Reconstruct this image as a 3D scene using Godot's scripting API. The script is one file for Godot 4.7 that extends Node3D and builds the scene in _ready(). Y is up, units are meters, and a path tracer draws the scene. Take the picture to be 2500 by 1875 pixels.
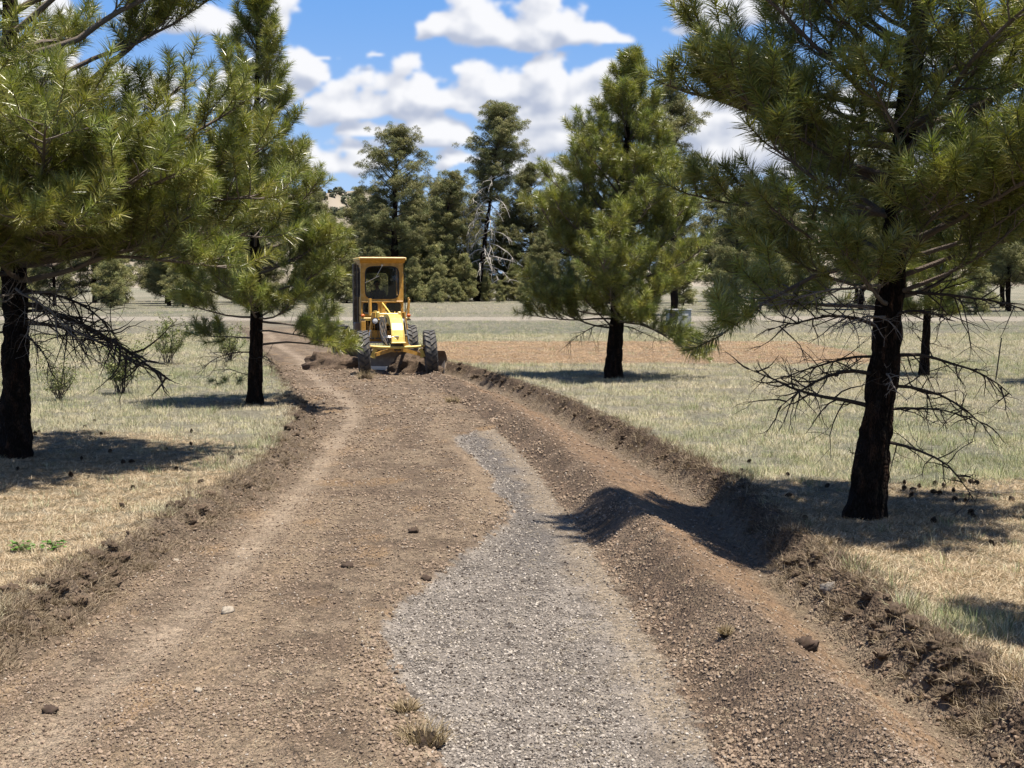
extends Node3D
# A graded dirt track through a dry pine meadow, with a yellow motor grader coming towards the camera.
# World: camera near the origin looking along -Z; "d" below is the distance along -Z.

# ------------------------------------------------------------------ mesh builder
class MB:
	var v := PackedVector3Array()
	var n := PackedVector3Array()
	var c := PackedColorArray()
	var t := PackedInt32Array()
	func add(p: Vector3, nn: Vector3, col: Color) -> int:
		v.append(p); n.append(nn); c.append(col)
		return v.size() - 1
	func tri(a: int, b: int, d: int) -> void:
		# front faces run clockwise; turn the triangle to agree with its normals
		var g := (v[b] - v[a]).cross(v[d] - v[a])
		if g.dot(n[a] + n[b] + n[d]) > 0.0:
			t.append(a); t.append(d); t.append(b)
		else:
			t.append(a); t.append(b); t.append(d)
	func quad(a: int, b: int, d: int, e: int) -> void:
		tri(a, b, d); tri(a, d, e)
	func flat_quad(a: Vector3, b: Vector3, d: Vector3, e: Vector3, out_dir: Vector3, col: Color) -> void:
		var nn := (b - a).cross(d - a)
		if nn.length_squared() < 1e-12:
			nn = (d - a).cross(e - a)
		nn = nn.normalized()
		if nn.dot(out_dir) < 0.0:
			nn = -nn
		quad(add(a, nn, col), add(b, nn, col), add(d, nn, col), add(e, nn, col))
	func flat_tri(a: Vector3, b: Vector3, d: Vector3, out_dir: Vector3, col: Color) -> void:
		var nn := (b - a).cross(d - a).normalized()
		if nn.dot(out_dir) < 0.0:
			nn = -nn
		tri(add(a, nn, col), add(b, nn, col), add(d, nn, col))
	func tube(pts: PackedVector3Array, rad: PackedFloat32Array, sides: int, col: Color, closed := false, caps := false) -> void:
		var m := pts.size()
		if m < 2:
			return
		var dir := (pts[1] - pts[0]).normalized()
		var side := dir.cross(Vector3.UP if absf(dir.y) < 0.9 else Vector3.RIGHT).normalized()
		var first := v.size()
		for k in m:
			var nd := dir
			if closed:
				nd = (pts[(k + 1) % m] - pts[(k + m - 1) % m]).normalized()
			elif k == 0:
				nd = (pts[1] - pts[0]).normalized()
			elif k == m - 1:
				nd = (pts[m - 1] - pts[m - 2]).normalized()
			else:
				nd = (pts[k + 1] - pts[k - 1]).normalized()
			side = (side - nd * side.dot(nd)).normalized()
			var up := nd.cross(side)
			dir = nd
			var r := rad[mini(k, rad.size() - 1)]
			for s in sides:
				var a := TAU * s / sides
				var o := side * cos(a) + up * sin(a)
				v.append(pts[k] + o * r); n.append(o); c.append(col)
		for k in (m if closed else m - 1):
			for s in sides:
				var a0 := first + k * sides + s
				var a1 := first + k * sides + (s + 1) % sides
				var b0 := first + ((k + 1) % m) * sides + s
				var b1 := first + ((k + 1) % m) * sides + (s + 1) % sides
				t.append(a0); t.append(b0); t.append(a1)
				t.append(a1); t.append(b0); t.append(b1)
		if caps and not closed:
			for e in [0, m - 1]:
				var nn := (pts[0] - pts[1]).normalized() if e == 0 else (pts[m - 1] - pts[m - 2]).normalized()
				var mid := add(pts[e], nn, col)
				var ring := []
				for s in sides:
					ring.append(add(v[first + e * sides + s], nn, col))
				for s in sides:
					tri(mid, ring[s], ring[(s + 1) % sides])
	func rod(a: Vector3, b: Vector3, r: float, col: Color, sides := 10) -> void:
		tube(PackedVector3Array([a, b]), PackedFloat32Array([r, r]), sides, col, false, true)
	func cbox(at: Vector3, size: Vector3, bev: float, col: Color, turn := Basis()) -> void:
		# a box with chamfered edges
		var h := size / 2.0
		bev = minf(bev, minf(h.x, minf(h.y, h.z)) * 0.9)
		var ax := [Vector3.RIGHT, Vector3.UP, Vector3.BACK]
		for i in 3:
			for s: float in [-1.0, 1.0]:
				var u: Vector3 = ax[(i + 1) % 3]
				var w: Vector3 = ax[(i + 2) % 3]
				var o: Vector3 = ax[i] * s
				var hu: float = h[(i + 1) % 3] - bev
				var hw: float = h[(i + 2) % 3] - bev
				var f: Vector3 = o * h[i]
				flat_quad(at + turn * (f - u * hu - w * hw), at + turn * (f + u * hu - w * hw), at + turn * (f + u * hu + w * hw), at + turn * (f - u * hu + w * hw), turn * o, col)
		for i in 3:
			var j := (i + 1) % 3
			var k := (i + 2) % 3
			for sj: float in [-1.0, 1.0]:
				for sk: float in [-1.0, 1.0]:
					var e: Vector3 = ax[i] * (h[i] - bev)
					var pj: Vector3 = ax[j] * sj * h[j] + ax[k] * sk * (h[k] - bev)
					var pk: Vector3 = ax[j] * sj * (h[j] - bev) + ax[k] * sk * h[k]
					flat_quad(at + turn * (pj - e), at + turn * (pj + e), at + turn * (pk + e), at + turn * (pk - e), turn * (ax[j] * sj + ax[k] * sk), col)
		for sx: float in [-1.0, 1.0]:
			for sy: float in [-1.0, 1.0]:
				for sz: float in [-1.0, 1.0]:
					var q := Vector3(sx, sy, sz)
					var a := Vector3(h.x, h.y - bev, h.z - bev) * q
					var b := Vector3(h.x - bev, h.y, h.z - bev) * q
					var d := Vector3(h.x - bev, h.y - bev, h.z) * q
					flat_tri(at + turn * a, at + turn * b, at + turn * d, turn * q, col)
	func extrude(poly: PackedVector2Array, z0: float, z1: float, col: Color, xf := Transform3D()) -> void:
		# a convex or simple polygon in XY pulled along Z
		var idx := Geometry2D.triangulate_polygon(poly)
		for zz: float in [z0, z1]:
			var nn := xf.basis * Vector3(0, 0, signf(zz - (z0 + z1) / 2.0))
			var base := v.size()
			for p in poly:
				add(xf * Vector3(p.x, p.y, zz), nn.normalized(), col)
			for k in idx.size() / 3:
				tri(base + idx[k * 3], base + idx[k * 3 + 1], base + idx[k * 3 + 2])
		var area := 0.0
		for k in poly.size():
			var a := poly[k]
			var b := poly[(k + 1) % poly.size()]
			area += a.x * b.y - b.x * a.y
		for k in poly.size():
			var a := poly[k]
			var b := poly[(k + 1) % poly.size()]
			var o := Vector3(b.y - a.y, a.x - b.x, 0) * signf(area)
			flat_quad(xf * Vector3(a.x, a.y, z0), xf * Vector3(b.x, b.y, z0), xf * Vector3(b.x, b.y, z1), xf * Vector3(a.x, a.y, z1), xf.basis * o, col)
	func lathe(prof: PackedVector2Array, sides: int, col: Color, xf := Transform3D()) -> void:
		# profile points (radius, height along Y), smooth around, flat along
		for k in prof.size() - 1:
			var a := prof[k]
			var b := prof[k + 1]
			var nr := Vector2(b.y - a.y, a.x - b.x).normalized()
			var ring := PackedInt32Array()
			for s in sides + 1:
				var an := TAU * s / sides
				var o := Vector3(cos(an), 0, sin(an))
				var nn := (xf.basis * (o * nr.x + Vector3.UP * nr.y)).normalized()
				ring.append(add(xf * (o * a.x + Vector3.UP * a.y), nn, col))
				ring.append(add(xf * (o * b.x + Vector3.UP * b.y), nn, col))
			for s in sides:
				quad(ring[s * 2], ring[s * 2 + 1], ring[s * 2 + 3], ring[s * 2 + 2])
	func ball(at: Vector3, r: Vector3, seg: int, col: Color) -> void:
		var first := v.size()
		for i in seg + 1:
			var th := PI * i / seg
			for j in seg * 2:
				var ph := TAU * j / (seg * 2)
				var o := Vector3(sin(th) * cos(ph), cos(th), sin(th) * sin(ph))
				add(at + o * r, (o / r).normalized(), col)
		for i in seg:
			for j in seg * 2:
				var j1 := (j + 1) % (seg * 2)
				quad(first + i * seg * 2 + j, first + i * seg * 2 + j1, first + (i + 1) * seg * 2 + j1, first + (i + 1) * seg * 2 + j)
	func mesh(mat: Material) -> ArrayMesh:
		var arr := []
		arr.resize(Mesh.ARRAY_MAX)
		arr[Mesh.ARRAY_VERTEX] = v
		arr[Mesh.ARRAY_NORMAL] = n
		arr[Mesh.ARRAY_COLOR] = c
		arr[Mesh.ARRAY_INDEX] = t
		var m := ArrayMesh.new()
		m.add_surface_from_arrays(Mesh.PRIMITIVE_TRIANGLES, arr)
		m.surface_set_material(0, mat)
		return m

# ------------------------------------------------------------------ naming helpers
var used := {}

func numbered(called: String) -> String:
	var k: int = used.get(called, 0)
	used[called] = k + 1
	return called if k == 0 else "%s_%03d" % [called, k]

func tag(o: Node3D, label: String, category := "", group := "", kind := "") -> Node3D:
	if label: o.set_meta("label", label)
	if category: o.set_meta("category", category)
	if group: o.set_meta("group", group)
	if kind: o.set_meta("kind", kind)
	return o

func thing(called: String, label: String, category: String, at: Vector3, turn := 0.0, group := "") -> Node3D:
	var o := Node3D.new()
	o.name = numbered(called)
	add_child(o)
	o.position = at
	o.rotation.y = turn
	tag(o, label, category, group)
	return o

func put(called: String, m: Mesh, parent: Node3D = self) -> MeshInstance3D:
	var o := MeshInstance3D.new()
	o.mesh = m
	o.name = numbered(called) if parent == self else called
	parent.add_child(o, true)
	return o

func scatter(called: String, m: Mesh, where: Array[Transform3D], cols: PackedColorArray, parent: Node3D = self) -> MultiMeshInstance3D:
	var mm := MultiMesh.new()
	mm.transform_format = MultiMesh.TRANSFORM_3D
	mm.use_colors = true
	mm.mesh = m
	mm.instance_count = where.size()
	for k in where.size():
		mm.set_instance_transform(k, where[k])
		mm.set_instance_color(k, cols[k])
	var o := MultiMeshInstance3D.new()
	o.multimesh = mm
	o.name = numbered(called) if parent == self else called
	parent.add_child(o, true)
	return o

func lin(r: float, g: float, b: float) -> Color:
	return Color(r, g, b)

func noise(s: int, freq: float, oct := 3, kind := FastNoiseLite.TYPE_SIMPLEX_SMOOTH) -> FastNoiseLite:
	var f := FastNoiseLite.new()
	f.seed = s
	f.frequency = freq
	f.noise_type = kind
	f.fractal_type = FastNoiseLite.FRACTAL_FBM if oct > 1 else FastNoiseLite.FRACTAL_NONE
	f.fractal_octaves = oct
	return f

func ramp(stops: Array) -> Gradient:
	var g := Gradient.new()
	g.offsets = PackedFloat32Array(stops.map(func(s): return s[0]))
	g.colors = PackedColorArray(stops.map(func(s): return Color(s[1], s[1], s[1]) if s[1] is float else s[1]))
	return g

func noise_tex(f: FastNoiseLite, size: int, g: Gradient = null) -> NoiseTexture2D:
	var t := NoiseTexture2D.new()
	t.width = size
	t.height = size
	t.seamless = true
	t.generate_mipmaps = false
	t.noise = f
	if g:
		t.color_ramp = g
	return t

func vmat(rough: float, spec := 0.5) -> StandardMaterial3D:
	var m := StandardMaterial3D.new()
	m.vertex_color_use_as_albedo = true
	m.roughness = rough
	m.metallic_specular = spec
	return m

func smooth(a: float, b: float, x: float) -> float:
	var t := clampf((x - a) / (b - a), 0.0, 1.0)
	return t * t * (3.0 - 2.0 * t)

# ------------------------------------------------------------------ the scene
const EYE := 2.55
var M := {}

func _ready() -> void:
	# camera
	var cam := Camera3D.new()
	cam.name = "camera"
	cam.position = Vector3(0, EYE, 0)
	cam.rotation_degrees = Vector3(-4.29, 0, 0)
	cam.fov = 31.72
	cam.near = 0.1
	cam.far = 6000.0
	add_child(cam)
	cam.current = true
	# sky and exposure
	var env := Environment.new()
	env.background_mode = Environment.BG_SKY
	env.sky = Sky.new()
	var sm := PanoramaSkyMaterial.new()
	sm.panorama = make_sky()
	sm.energy_multiplier = 1.0
	env.sky.sky_material = sm
	env.background_energy_multiplier = 0.455
	env.tonemap_mode = Environment.TONE_MAPPER_LINEAR
	env.tonemap_exposure = 2.2
	env.sdfgi_enabled = true
	env.ssao_enabled = true
	env.ssil_enabled = true
	var we := WorldEnvironment.new()
	we.name = "environment"
	we.environment = env
	add_child(we)
	# high midday sun, from the right and a little behind the camera
	var sun := DirectionalLight3D.new()
	sun.name = "sun"
	sun.light_energy = 1.6
	sun.light_color = Color(1.0, 0.965, 0.91)
	sun.light_angular_distance = 0.53
	sun.shadow_enabled = true
	add_child(sun)
	sun.look_at_from_position(Vector3(0.21, 0.955, 0.11) * 100.0, Vector3.ZERO)

	make_materials()
	make_road_tables()
	make_ground()
	make_hills()
	print("ground ", Time.get_ticks_msec())
	make_pine_meshes()
	make_near_pines()
	print("pines ", Time.get_ticks_msec())
	make_far_pines()
	print("far pines ", Time.get_ticks_msec())
	make_grader()
	print("grader ", Time.get_ticks_msec())
	make_small_things()
	make_ground_cover()
	print("cover ", Time.get_ticks_msec())

# ------------------------------------------------------------------ sky: clear blue air with fair-weather cumulus
var cn1: FastNoiseLite
var cn2: FastNoiseLite
var cn3: FastNoiseLite
# cumulus banks that face the camera: [azimuth, elevation of the base, half width, height of the puff] in degrees
var puffs: Array[Vector4] = []

func cloud(az: float, el: float) -> float:
	# how much cloud stands in this direction; above 0 is cloud. az from the road's direction, in degrees
	var warp_x := cn2.get_noise_2d(az * 1.3, el * 2.2) * 1.1
	var warp_y := cn2.get_noise_2d(az * 1.3 + 70.0, el * 2.2 + 31.0) * 0.55
	var x := az + warp_x
	var y := el + warp_y
	var best := -1.0
	if absf(az) < 40.0 and el < 24.0:
		for p in puffs:
			var dx := (x - p.x) / p.z
			if dx > 1.6 or dx < -1.6:
				continue
			var dy := (y - p.y) / p.w
			if dy < 0.0:
				dy *= 3.2
			var s := 1.0 - sqrt(dx * dx + dy * dy)
			best = maxf(best, s)
	# banks all round the sky, flatter and closer together towards the horizon
	var r := deg_to_rad(el)
	var far := 1.0 / (sin(r) + 0.09)
	var px := sin(deg_to_rad(az)) * cos(r) * far
	var py := cos(deg_to_rad(az)) * cos(r) * far
	var field := cn1.get_noise_2d(px * 1.0, py * 1.0) * 1.5 - 0.36 - smooth(30.0, 75.0, el) * 0.25
	field = lerpf(field, -0.9, smooth(33.0, 24.0, absf(az)) * smooth(20.0, 16.0, el) if absf(az) < 40.0 else 0.0)
	best = maxf(best, field)
	return best + cn3.get_noise_2d(az * 2.0, el * 3.0) * 0.62

func sky_color(az: float, el: float) -> Color:
	# linear colour
	var up := sin(deg_to_rad(maxf(el, 0.0)))
	var low := Color(0.50, 0.70, 0.98)
	var mid := Color(0.165, 0.40, 0.87)
	var top := Color(0.035, 0.125, 0.45)
	var c := low.lerp(mid, smooth(0.0, 0.24, up)).lerp(top, smooth(0.2, 0.95, up))
	if el < -1.0:
		return c
	var a := cloud(az, el)
	var cover := smooth(-0.06, 0.24, a)
	if cover > 0.0:
		var above := cloud(az + 0.35, el + 0.55)
		var thick := clampf(a, 0.0, 1.0)
		var lit := clampf(0.66 + (a - above) * 1.25 - thick * 0.30, 0.0, 1.0)
		var white := Color(0.98, 0.98, 1.0)
		var grey := Color(0.50, 0.55, 0.68)
		var cc := grey.lerp(white, lit)
		c = c.lerp(cc, cover * 0.97)
	return c

func make_sky() -> Texture2D:
	cn1 = noise(11, 0.42, 4)
	cn2 = noise(12, 0.16, 3)
	cn3 = noise(13, 0.20, 6)
	for p in [
		[1075.0, 92.0, 75.0, 42.0], [1180.0, 92.0, 110.0, 95.0], [1300.0, 95.0, 130.0, 110.0], [1400.0, 102.0, 95.0, 78.0], [1470.0, 105.0, 60.0, 40.0],
		[822.0, 288.0, 80.0, 88.0], [905.0, 272.0, 90.0, 72.0], [985.0, 262.0, 72.0, 118.0], [1040.0, 255.0, 80.0, 95.0], [1130.0, 275.0, 110.0, 60.0], [1205.0, 240.0, 78.0, 104.0], [1262.0, 238.0, 75.0, 80.0],
		[1322.0, 250.0, 66.0, 132.0], [1400.0, 250.0, 80.0, 75.0], [1475.0, 265.0, 80.0, 118.0], [1200.0, 285.0, 200.0, 42.0], [1420.0, 300.0, 150.0, 60.0],
		[905.0, 332.0, 90.0, 36.0], [1052.0, 345.0, 95.0, 78.0], [1110.0, 348.0, 60.0, 52.0], [1010.0, 365.0, 130.0, 30.0], [1350.0, 350.0, 130.0, 60.0], [1190.0, 405.0, 140.0, 32.0], [860.0, 412.0, 95.0, 66.0], [780.0, 400.0, 70.0, 50.0], [1330.0, 430.0, 150.0, 55.0],
		[1720.0, 70.0, 120.0, 105.0], [1800.0, 60.0, 170.0, 120.0], [1690.0, 330.0, 170.0, 100.0], [1850.0, 400.0, 230.0, 120.0], [1760.0, 260.0, 110.0, 55.0], [2020.0, 330.0, 190.0, 90.0], [2300.0, 420.0, 260.0, 120.0], [2420.0, 180.0, 160.0, 90.0],
		[720.0, 85.0, 60.0, 70.0], [725.0, 190.0, 60.0, 75.0], [640.0, 250.0, 110.0, 95.0], [480.0, 90.0, 150.0, 70.0], [380.0, 270.0, 160.0, 80.0], [120.0, 240.0, 170.0, 100.0], [60.0, 90.0, 110.0, 60.0], [230.0, 420.0, 190.0, 80.0], [560.0, 420.0, 160.0, 70.0], [908.0, 152.0, 34.0, 8.0], [765.0, 150.0, 44.0, 9.0],
	]:
		puffs.append(Vector4(rad_to_deg(atan((p[0] - 1250.0) / 3300.0)), rad_to_deg(atan((690.0 - p[1]) / 3300.0)), rad_to_deg(p[2] / 3300.0), rad_to_deg(p[3] / 3300.0)))
	var w := 4096
	var h := 2048
	# the whole upper half at a quarter of the detail, then the part that faces the road in full
	var coarse := Image.create(w / 4, h / 4, false, Image.FORMAT_RGBF)
	for y in h / 4:
		var el := 90.0 - (y + 0.5) * 180.0 / (h / 4)
		for x in w / 4:
			var az := wrapf((x + 0.5) * 360.0 / (w / 4), -180.0, 180.0)   # the picture's edge lies towards -Z
			if el > -1.5:
				coarse.set_pixel(x, y, sky_color(az, el))
			else:
				coarse.set_pixel(x, y, Color(0.30, 0.29, 0.24))
	coarse.resize(w, h, Image.INTERPOLATE_CUBIC)
	for y in range(int((90.0 - 24.0) / 180.0 * h), h / 2 + 4):
		var el := 90.0 - (y + 0.5) * 180.0 / h
		for x in range(-300, 300):
			coarse.set_pixel(posmod(x, w), y, sky_color((x + 0.5) * 360.0 / w, el))
	return ImageTexture.create_from_image(coarse)

# ------------------------------------------------------------------ materials
func make_materials() -> void:
	# bare soil, gravel and litter: mottling and grain on top of each zone's own colour
	var grain := noise(21, 0.055, 4)
	var pebbles := noise(22, 0.075, 2, FastNoiseLite.TYPE_CELLULAR)
	pebbles.cellular_return_type = FastNoiseLite.RETURN_CELL_VALUE
	var bumps := noise(23, 0.05, 5)
	var soil := vmat(0.95, 0.25)
	soil.albedo_texture = noise_tex(pebbles, 1024, ramp([[0.0, 0.62], [0.35, 0.82], [0.7, 0.9], [0.9, 1.0], [1.0, 1.0]]))
	soil.uv1_triplanar = true
	soil.uv1_world_triplanar = true
	soil.uv1_scale = Vector3.ONE * 0.62
	soil.heightmap_enabled = true
	soil.heightmap_texture = noise_tex(bumps, 1024)
	soil.heightmap_scale = 5.0
	soil.detail_enabled = true
	soil.detail_blend_mode = BaseMaterial3D.BLEND_MODE_MUL
	soil.detail_uv_layer = BaseMaterial3D.DETAIL_UV_2
	soil.uv2_triplanar = true
	soil.uv2_world_triplanar = true
	soil.uv2_scale = Vector3.ONE * 0.171
	soil.detail_albedo = noise_tex(grain, 1024, ramp([[0.0, 0.72], [0.4, 0.9], [0.6, 1.0], [1.0, 1.0]]))
	M.soil = soil
	# thatch of the meadow between the tufts
	var thatch := vmat(0.95, 0.2)
	thatch.albedo_texture = noise_tex(noise(24, 0.09, 4), 1024, ramp([[0.0, 0.45], [0.4, 0.78], [0.6, 0.95], [1.0, 1.0]]))
	thatch.uv1_triplanar = true
	thatch.uv1_world_triplanar = true
	thatch.uv1_scale = Vector3(0.9, 0.9, 0.45)
	thatch.heightmap_enabled = true
	thatch.heightmap_texture = noise_tex(noise(25, 0.06, 5), 1024)
	thatch.heightmap_scale = 4.0
	thatch.detail_enabled = true
	thatch.detail_blend_mode = BaseMaterial3D.BLEND_MODE_MUL
	thatch.detail_uv_layer = BaseMaterial3D.DETAIL_UV_2
	thatch.uv2_triplanar = true
	thatch.uv2_world_triplanar = true
	thatch.uv2_scale = Vector3.ONE * 0.11
	thatch.detail_albedo = soil.detail_albedo
	M.thatch = thatch
	# furrowed bark
	var bark := vmat(0.95, 0.2)
	var ridges := noise(26, 0.02, 4)
	ridges.fractal_type = FastNoiseLite.FRACTAL_RIDGED
	bark.albedo_texture = noise_tex(ridges, 512, ramp([[0.0, 1.0], [0.5, 0.8], [0.8, 0.45], [1.0, 0.3]]))
	bark.uv1_triplanar = true
	bark.uv1_scale = Vector3(3.0, 0.8, 3.0)
	bark.heightmap_enabled = true
	bark.heightmap_texture = noise_tex(ridges, 512)
	bark.heightmap_scale = -5.0
	M.bark = bark
	var wood := vmat(0.9, 0.25)
	wood.heightmap_enabled = true
	wood.heightmap_texture = noise_tex(noise(27, 0.05, 4), 256)
	wood.uv1_triplanar = true
	wood.uv1_scale = Vector3.ONE * 4.0
	wood.heightmap_scale = 1.5
	M.wood = wood
	var needle := vmat(0.36, 0.6)
	needle.backlight_enabled = true
	needle.backlight = Color(0.70, 0.75, 0.42)
	M.needle = needle
	var far_needle := vmat(0.6, 0.4)
	far_needle.backlight_enabled = true
	far_needle.backlight = Color(0.6, 0.62, 0.4)
	M.far_needle = far_needle
	var grass := vmat(0.75, 0.3)
	grass.backlight_enabled = true
	grass.backlight = Color(0.5, 0.5, 0.4)
	M.grass = grass
	var leaf := vmat(0.5, 0.45)
	leaf.backlight_enabled = true
	leaf.backlight = Color(0.5, 0.55, 0.3)
	M.leaf = leaf
	M.stone = vmat(0.92, 0.3)
	M.dull = vmat(0.9, 0.3)

# ------------------------------------------------------------------ the lie of the land
var RL := PackedFloat32Array()   # lip of the left bank
var RT := PackedFloat32Array()   # left wheel track
var RF := PackedFloat32Array()   # foot of the windrow
var RK := PackedFloat32Array()   # crest of the windrow
var RR := PackedFloat32Array()   # lip of the right bank
var RC := PackedFloat32Array()   # height of the crest
var RG := PackedFloat32Array()   # left edge of the bared gravel
var g_wide: FastNoiseLite
var g_mid: FastNoiseLite
var g_fine: FastNoiseLite
var g_clod: FastNoiseLite
var g_col: FastNoiseLite

func table(pts: Array) -> PackedFloat32Array:
	# a smooth curve through [d, x] points, every 0.1 m up to 140 m
	var out := PackedFloat32Array()
	var k := 0
	for i in 1401:
		var d := i * 0.1
		while k < pts.size() - 2 and d > pts[k + 1][0]:
			k += 1
		var a: Array = pts[k]
		var b: Array = pts[k + 1]
		var p: Array = pts[maxi(k - 1, 0)]
		var q: Array = pts[mini(k + 2, pts.size() - 1)]
		var t := clampf((d - a[0]) / (b[0] - a[0]), 0.0, 1.0)
		var h: float = b[0] - a[0]
		var ma: float = (b[1] - p[1]) / maxf(b[0] - p[0], 1e-3) * h
		var mb: float = (q[1] - a[1]) / maxf(q[0] - a[0], 1e-3) * h
		var t2 := t * t
		var t3 := t2 * t
		out.append((2 * t3 - 3 * t2 + 1) * a[1] + (t3 - 2 * t2 + t) * ma + (-2 * t3 + 3 * t2) * b[1] + (t3 - t2) * mb)
	return out

func make_road_tables() -> void:
	RL = table([[0, -4.2], [6, -4.1], [10.5, -3.85], [12.5, -3.8], [15, -3.62], [17.5, -3.5], [20, -3.55], [24, -3.95], [27.7, -4.45], [31, -5.1], [35, -6.0], [39, -6.9], [47, -8.6], [55, -10.6], [70, -14.0], [90, -19.0], [140, -30]])
	RT = table([[0, -2.8], [7, -2.75], [11, -2.64], [19, -2.79], [25.7, -3.1], [27.6, -3.25], [31, -3.85], [35.5, -4.94], [41.4, -6.3], [47, -7.3], [55, -9.3], [70, -12.7], [90, -17.7], [140, -29]])
	RF = table([[0, 1.3], [7, 1.2], [9.8, 1.1], [13, 0.88], [15.9, 0.66], [19.5, 0.35], [23.3, -0.06], [29.8, -1.08], [37.4, -2.4], [41, -3.2], [47, -5.0], [55, -7.2], [70, -10.6], [90, -15.6], [140, -26]])
	RK = table([[0, 2.15], [7, 2.0], [9, 1.86], [12, 1.57], [16, 1.2], [20, 0.82], [23.3, 0.4], [29.8, -0.45], [37.4, -1.8], [41, -2.7], [47, -4.6], [55, -6.8], [70, -10.2], [90, -15.2], [140, -25.6]])
	RR = table([[0, 3.3], [7, 3.12], [10, 2.97], [12, 2.86], [15, 2.8], [18, 2.7], [20.5, 2.42], [23.3, 1.96], [29.8, 0.97], [36.4, -0.33], [41.4, -1.7], [47, -3.9], [55, -6.2], [70, -9.6], [90, -14.6], [140, -25]])
	RC = table([[0, 0.15], [8, 0.15], [16, 0.13], [20, 0.11], [24, 0.11], [30, 0.03], [37, -0.03], [41, -0.12], [44, -0.2], [60, -0.15], [80, 0.0], [140, 0.0]])
	RG = table([[0, 0.1], [5.5, 0.0], [7.1, -0.32], [9, -0.8], [10.3, -0.99], [11.5, -0.82], [13.1, -0.48], [15.3, -0.07], [17.5, -0.2], [20.2, -0.48], [23.4, -0.95], [24.6, -0.6], [25.2, -0.2], [26, 0.5], [140, 0.5]])
	g_wide = noise(31, 0.03, 3)
	g_mid = noise(32, 0.35, 3)
	g_fine = noise(33, 2.6, 3)
	g_clod = noise(34, 7.0, 2)
	g_col = noise(35, 0.9, 4)

var q_l := 0.0
var q_t := 0.0
var q_f := 0.0
var q_k := 0.0
var q_r := 0.0
var q_c := 0.0
var q_g := 0.0

func query(d: float) -> void:
	var i := clampi(int(clampf(d, 0.0, 139.8) * 10.0), 0, 1398)
	var f := clampf(d * 10.0 - i, 0.0, 1.0)
	q_l = lerpf(RL[i], RL[i + 1], f)
	q_t = lerpf(RT[i], RT[i + 1], f)
	q_f = lerpf(RF[i], RF[i + 1], f)
	q_k = lerpf(RK[i], RK[i + 1], f)
	q_r = lerpf(RR[i], RR[i + 1], f)
	q_c = lerpf(RC[i], RC[i + 1], f)
	q_g = lerpf(RG[i], RG[i + 1], f)

const ROAD_Y := -0.20
const HAUL_NEAR := 91.0
const HAUL_FAR := 101.0

func ground(x: float, d: float) -> float:
	query(d)
	var mid := g_mid.get_noise_2d(x, d)
	var wide := g_wide.get_noise_2d(x, d)
	var meadow := mid * 0.035 + wide * 0.05 * smooth(20.0, 60.0, d) + g_fine.get_noise_2d(x * 1.4, d * 1.4) * 0.02
	if d > 120.0:
		return meadow
	var keep := 1.0 - smooth(58.0, 86.0, d)       # the cut fades out towards the haul road
	var jl := g_mid.get_noise_2d(x * 0.5 + 90.0, d * 2.2) * 0.20 + g_fine.get_noise_2d(x * 0.4, d * 1.1) * 0.10
	var jr := g_mid.get_noise_2d(x * 0.5 + 190.0, d * 2.2) * 0.16 + g_fine.get_noise_2d(x * 0.4 + 50.0, d * 1.1) * 0.11
	var lip_l := q_l + jl
	var lip_r := q_r + jr
	if x < lip_l - 0.6 or x > lip_r + 0.6:
		return meadow
	var rough := g_fine.get_noise_2d(x, d)
	var clod := g_clod.get_noise_2d(x, d)
	var h := 0.0
	if x < lip_l:
		h = meadow + smooth(-0.6, 0.0, x - lip_l) * (0.055 + rough * 0.05)
	elif x > lip_r:
		h = meadow + smooth(0.6, 0.0, x - lip_r) * (0.05 + rough * 0.06)
	else:
		var road := ROAD_Y
		var w := q_f - lip_l
		var u := (x - lip_l) / maxf(w, 0.5)
		road += 0.05 * sin(clampf(u, 0.0, 1.0) * PI)
		# wheel track, pressed in and smoothed
		var du := (x - q_t) / 0.20
		var track := exp(-du * du)
		var loose := 1.0 - 0.85 * track
		# the bared gravel lies lower than the spread dirt beside it
		var edge := x - (q_g + rough * 0.10 + mid * 0.1)
		var bare := smooth(-0.06, 0.07, edge) * smooth(25.3, 24.8, d + rough * 0.3)
		road += 0.035 * (1.0 - bare)
		road += (mid * 0.025 + rough * 0.018 + clod * 0.007) * loose * (1.0 - bare * 0.75) - track * 0.028
		var du2 := (x - (q_t + 0.95)) / 0.3
		road -= exp(-du2 * du2) * 0.012
		h = road
		if x < lip_l + 0.6:
			var t := (x - lip_l) / 0.6
			h = lerpf(0.055 + rough * 0.10 + meadow, road + mid * 0.03, smooth(-0.05, 0.62, t)) + clod * 0.04 * (1.0 - t) + rough * 0.05 * (1.0 - t)
		elif x > q_f:
			var crest := q_c + mid * 0.06 + rough * 0.022 + g_mid.get_noise_2d(x * 0.2, d * 1.4) * 0.02
			var ditch := -0.30 + mid * 0.03 + rough * 0.015
			var low := lip_r - 0.34
			var kk := minf(q_k + mid * 0.08, low - 0.15)
			if x < kk:
				var t := (x - q_f) / maxf(kk - q_f, 0.1)
				h = lerpf(road, crest, smooth(0.0, 1.1, t) * 1.0) + clod * 0.012 + rough * 0.012
			elif x < low:
				var t := (x - kk) / maxf(low - kk, 0.1)
				h = lerpf(crest, ditch, smooth(-0.12, 1.0, t)) + clod * 0.006 + rough * 0.006
			else:
				var t := (x - low) / 0.34
				h = lerpf(ditch, 0.05 + meadow + rough * 0.06, pow(t, 1.25)) + clod * 0.04 * t + rough * 0.05 * t
	return lerpf(meadow, h, keep)

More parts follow.
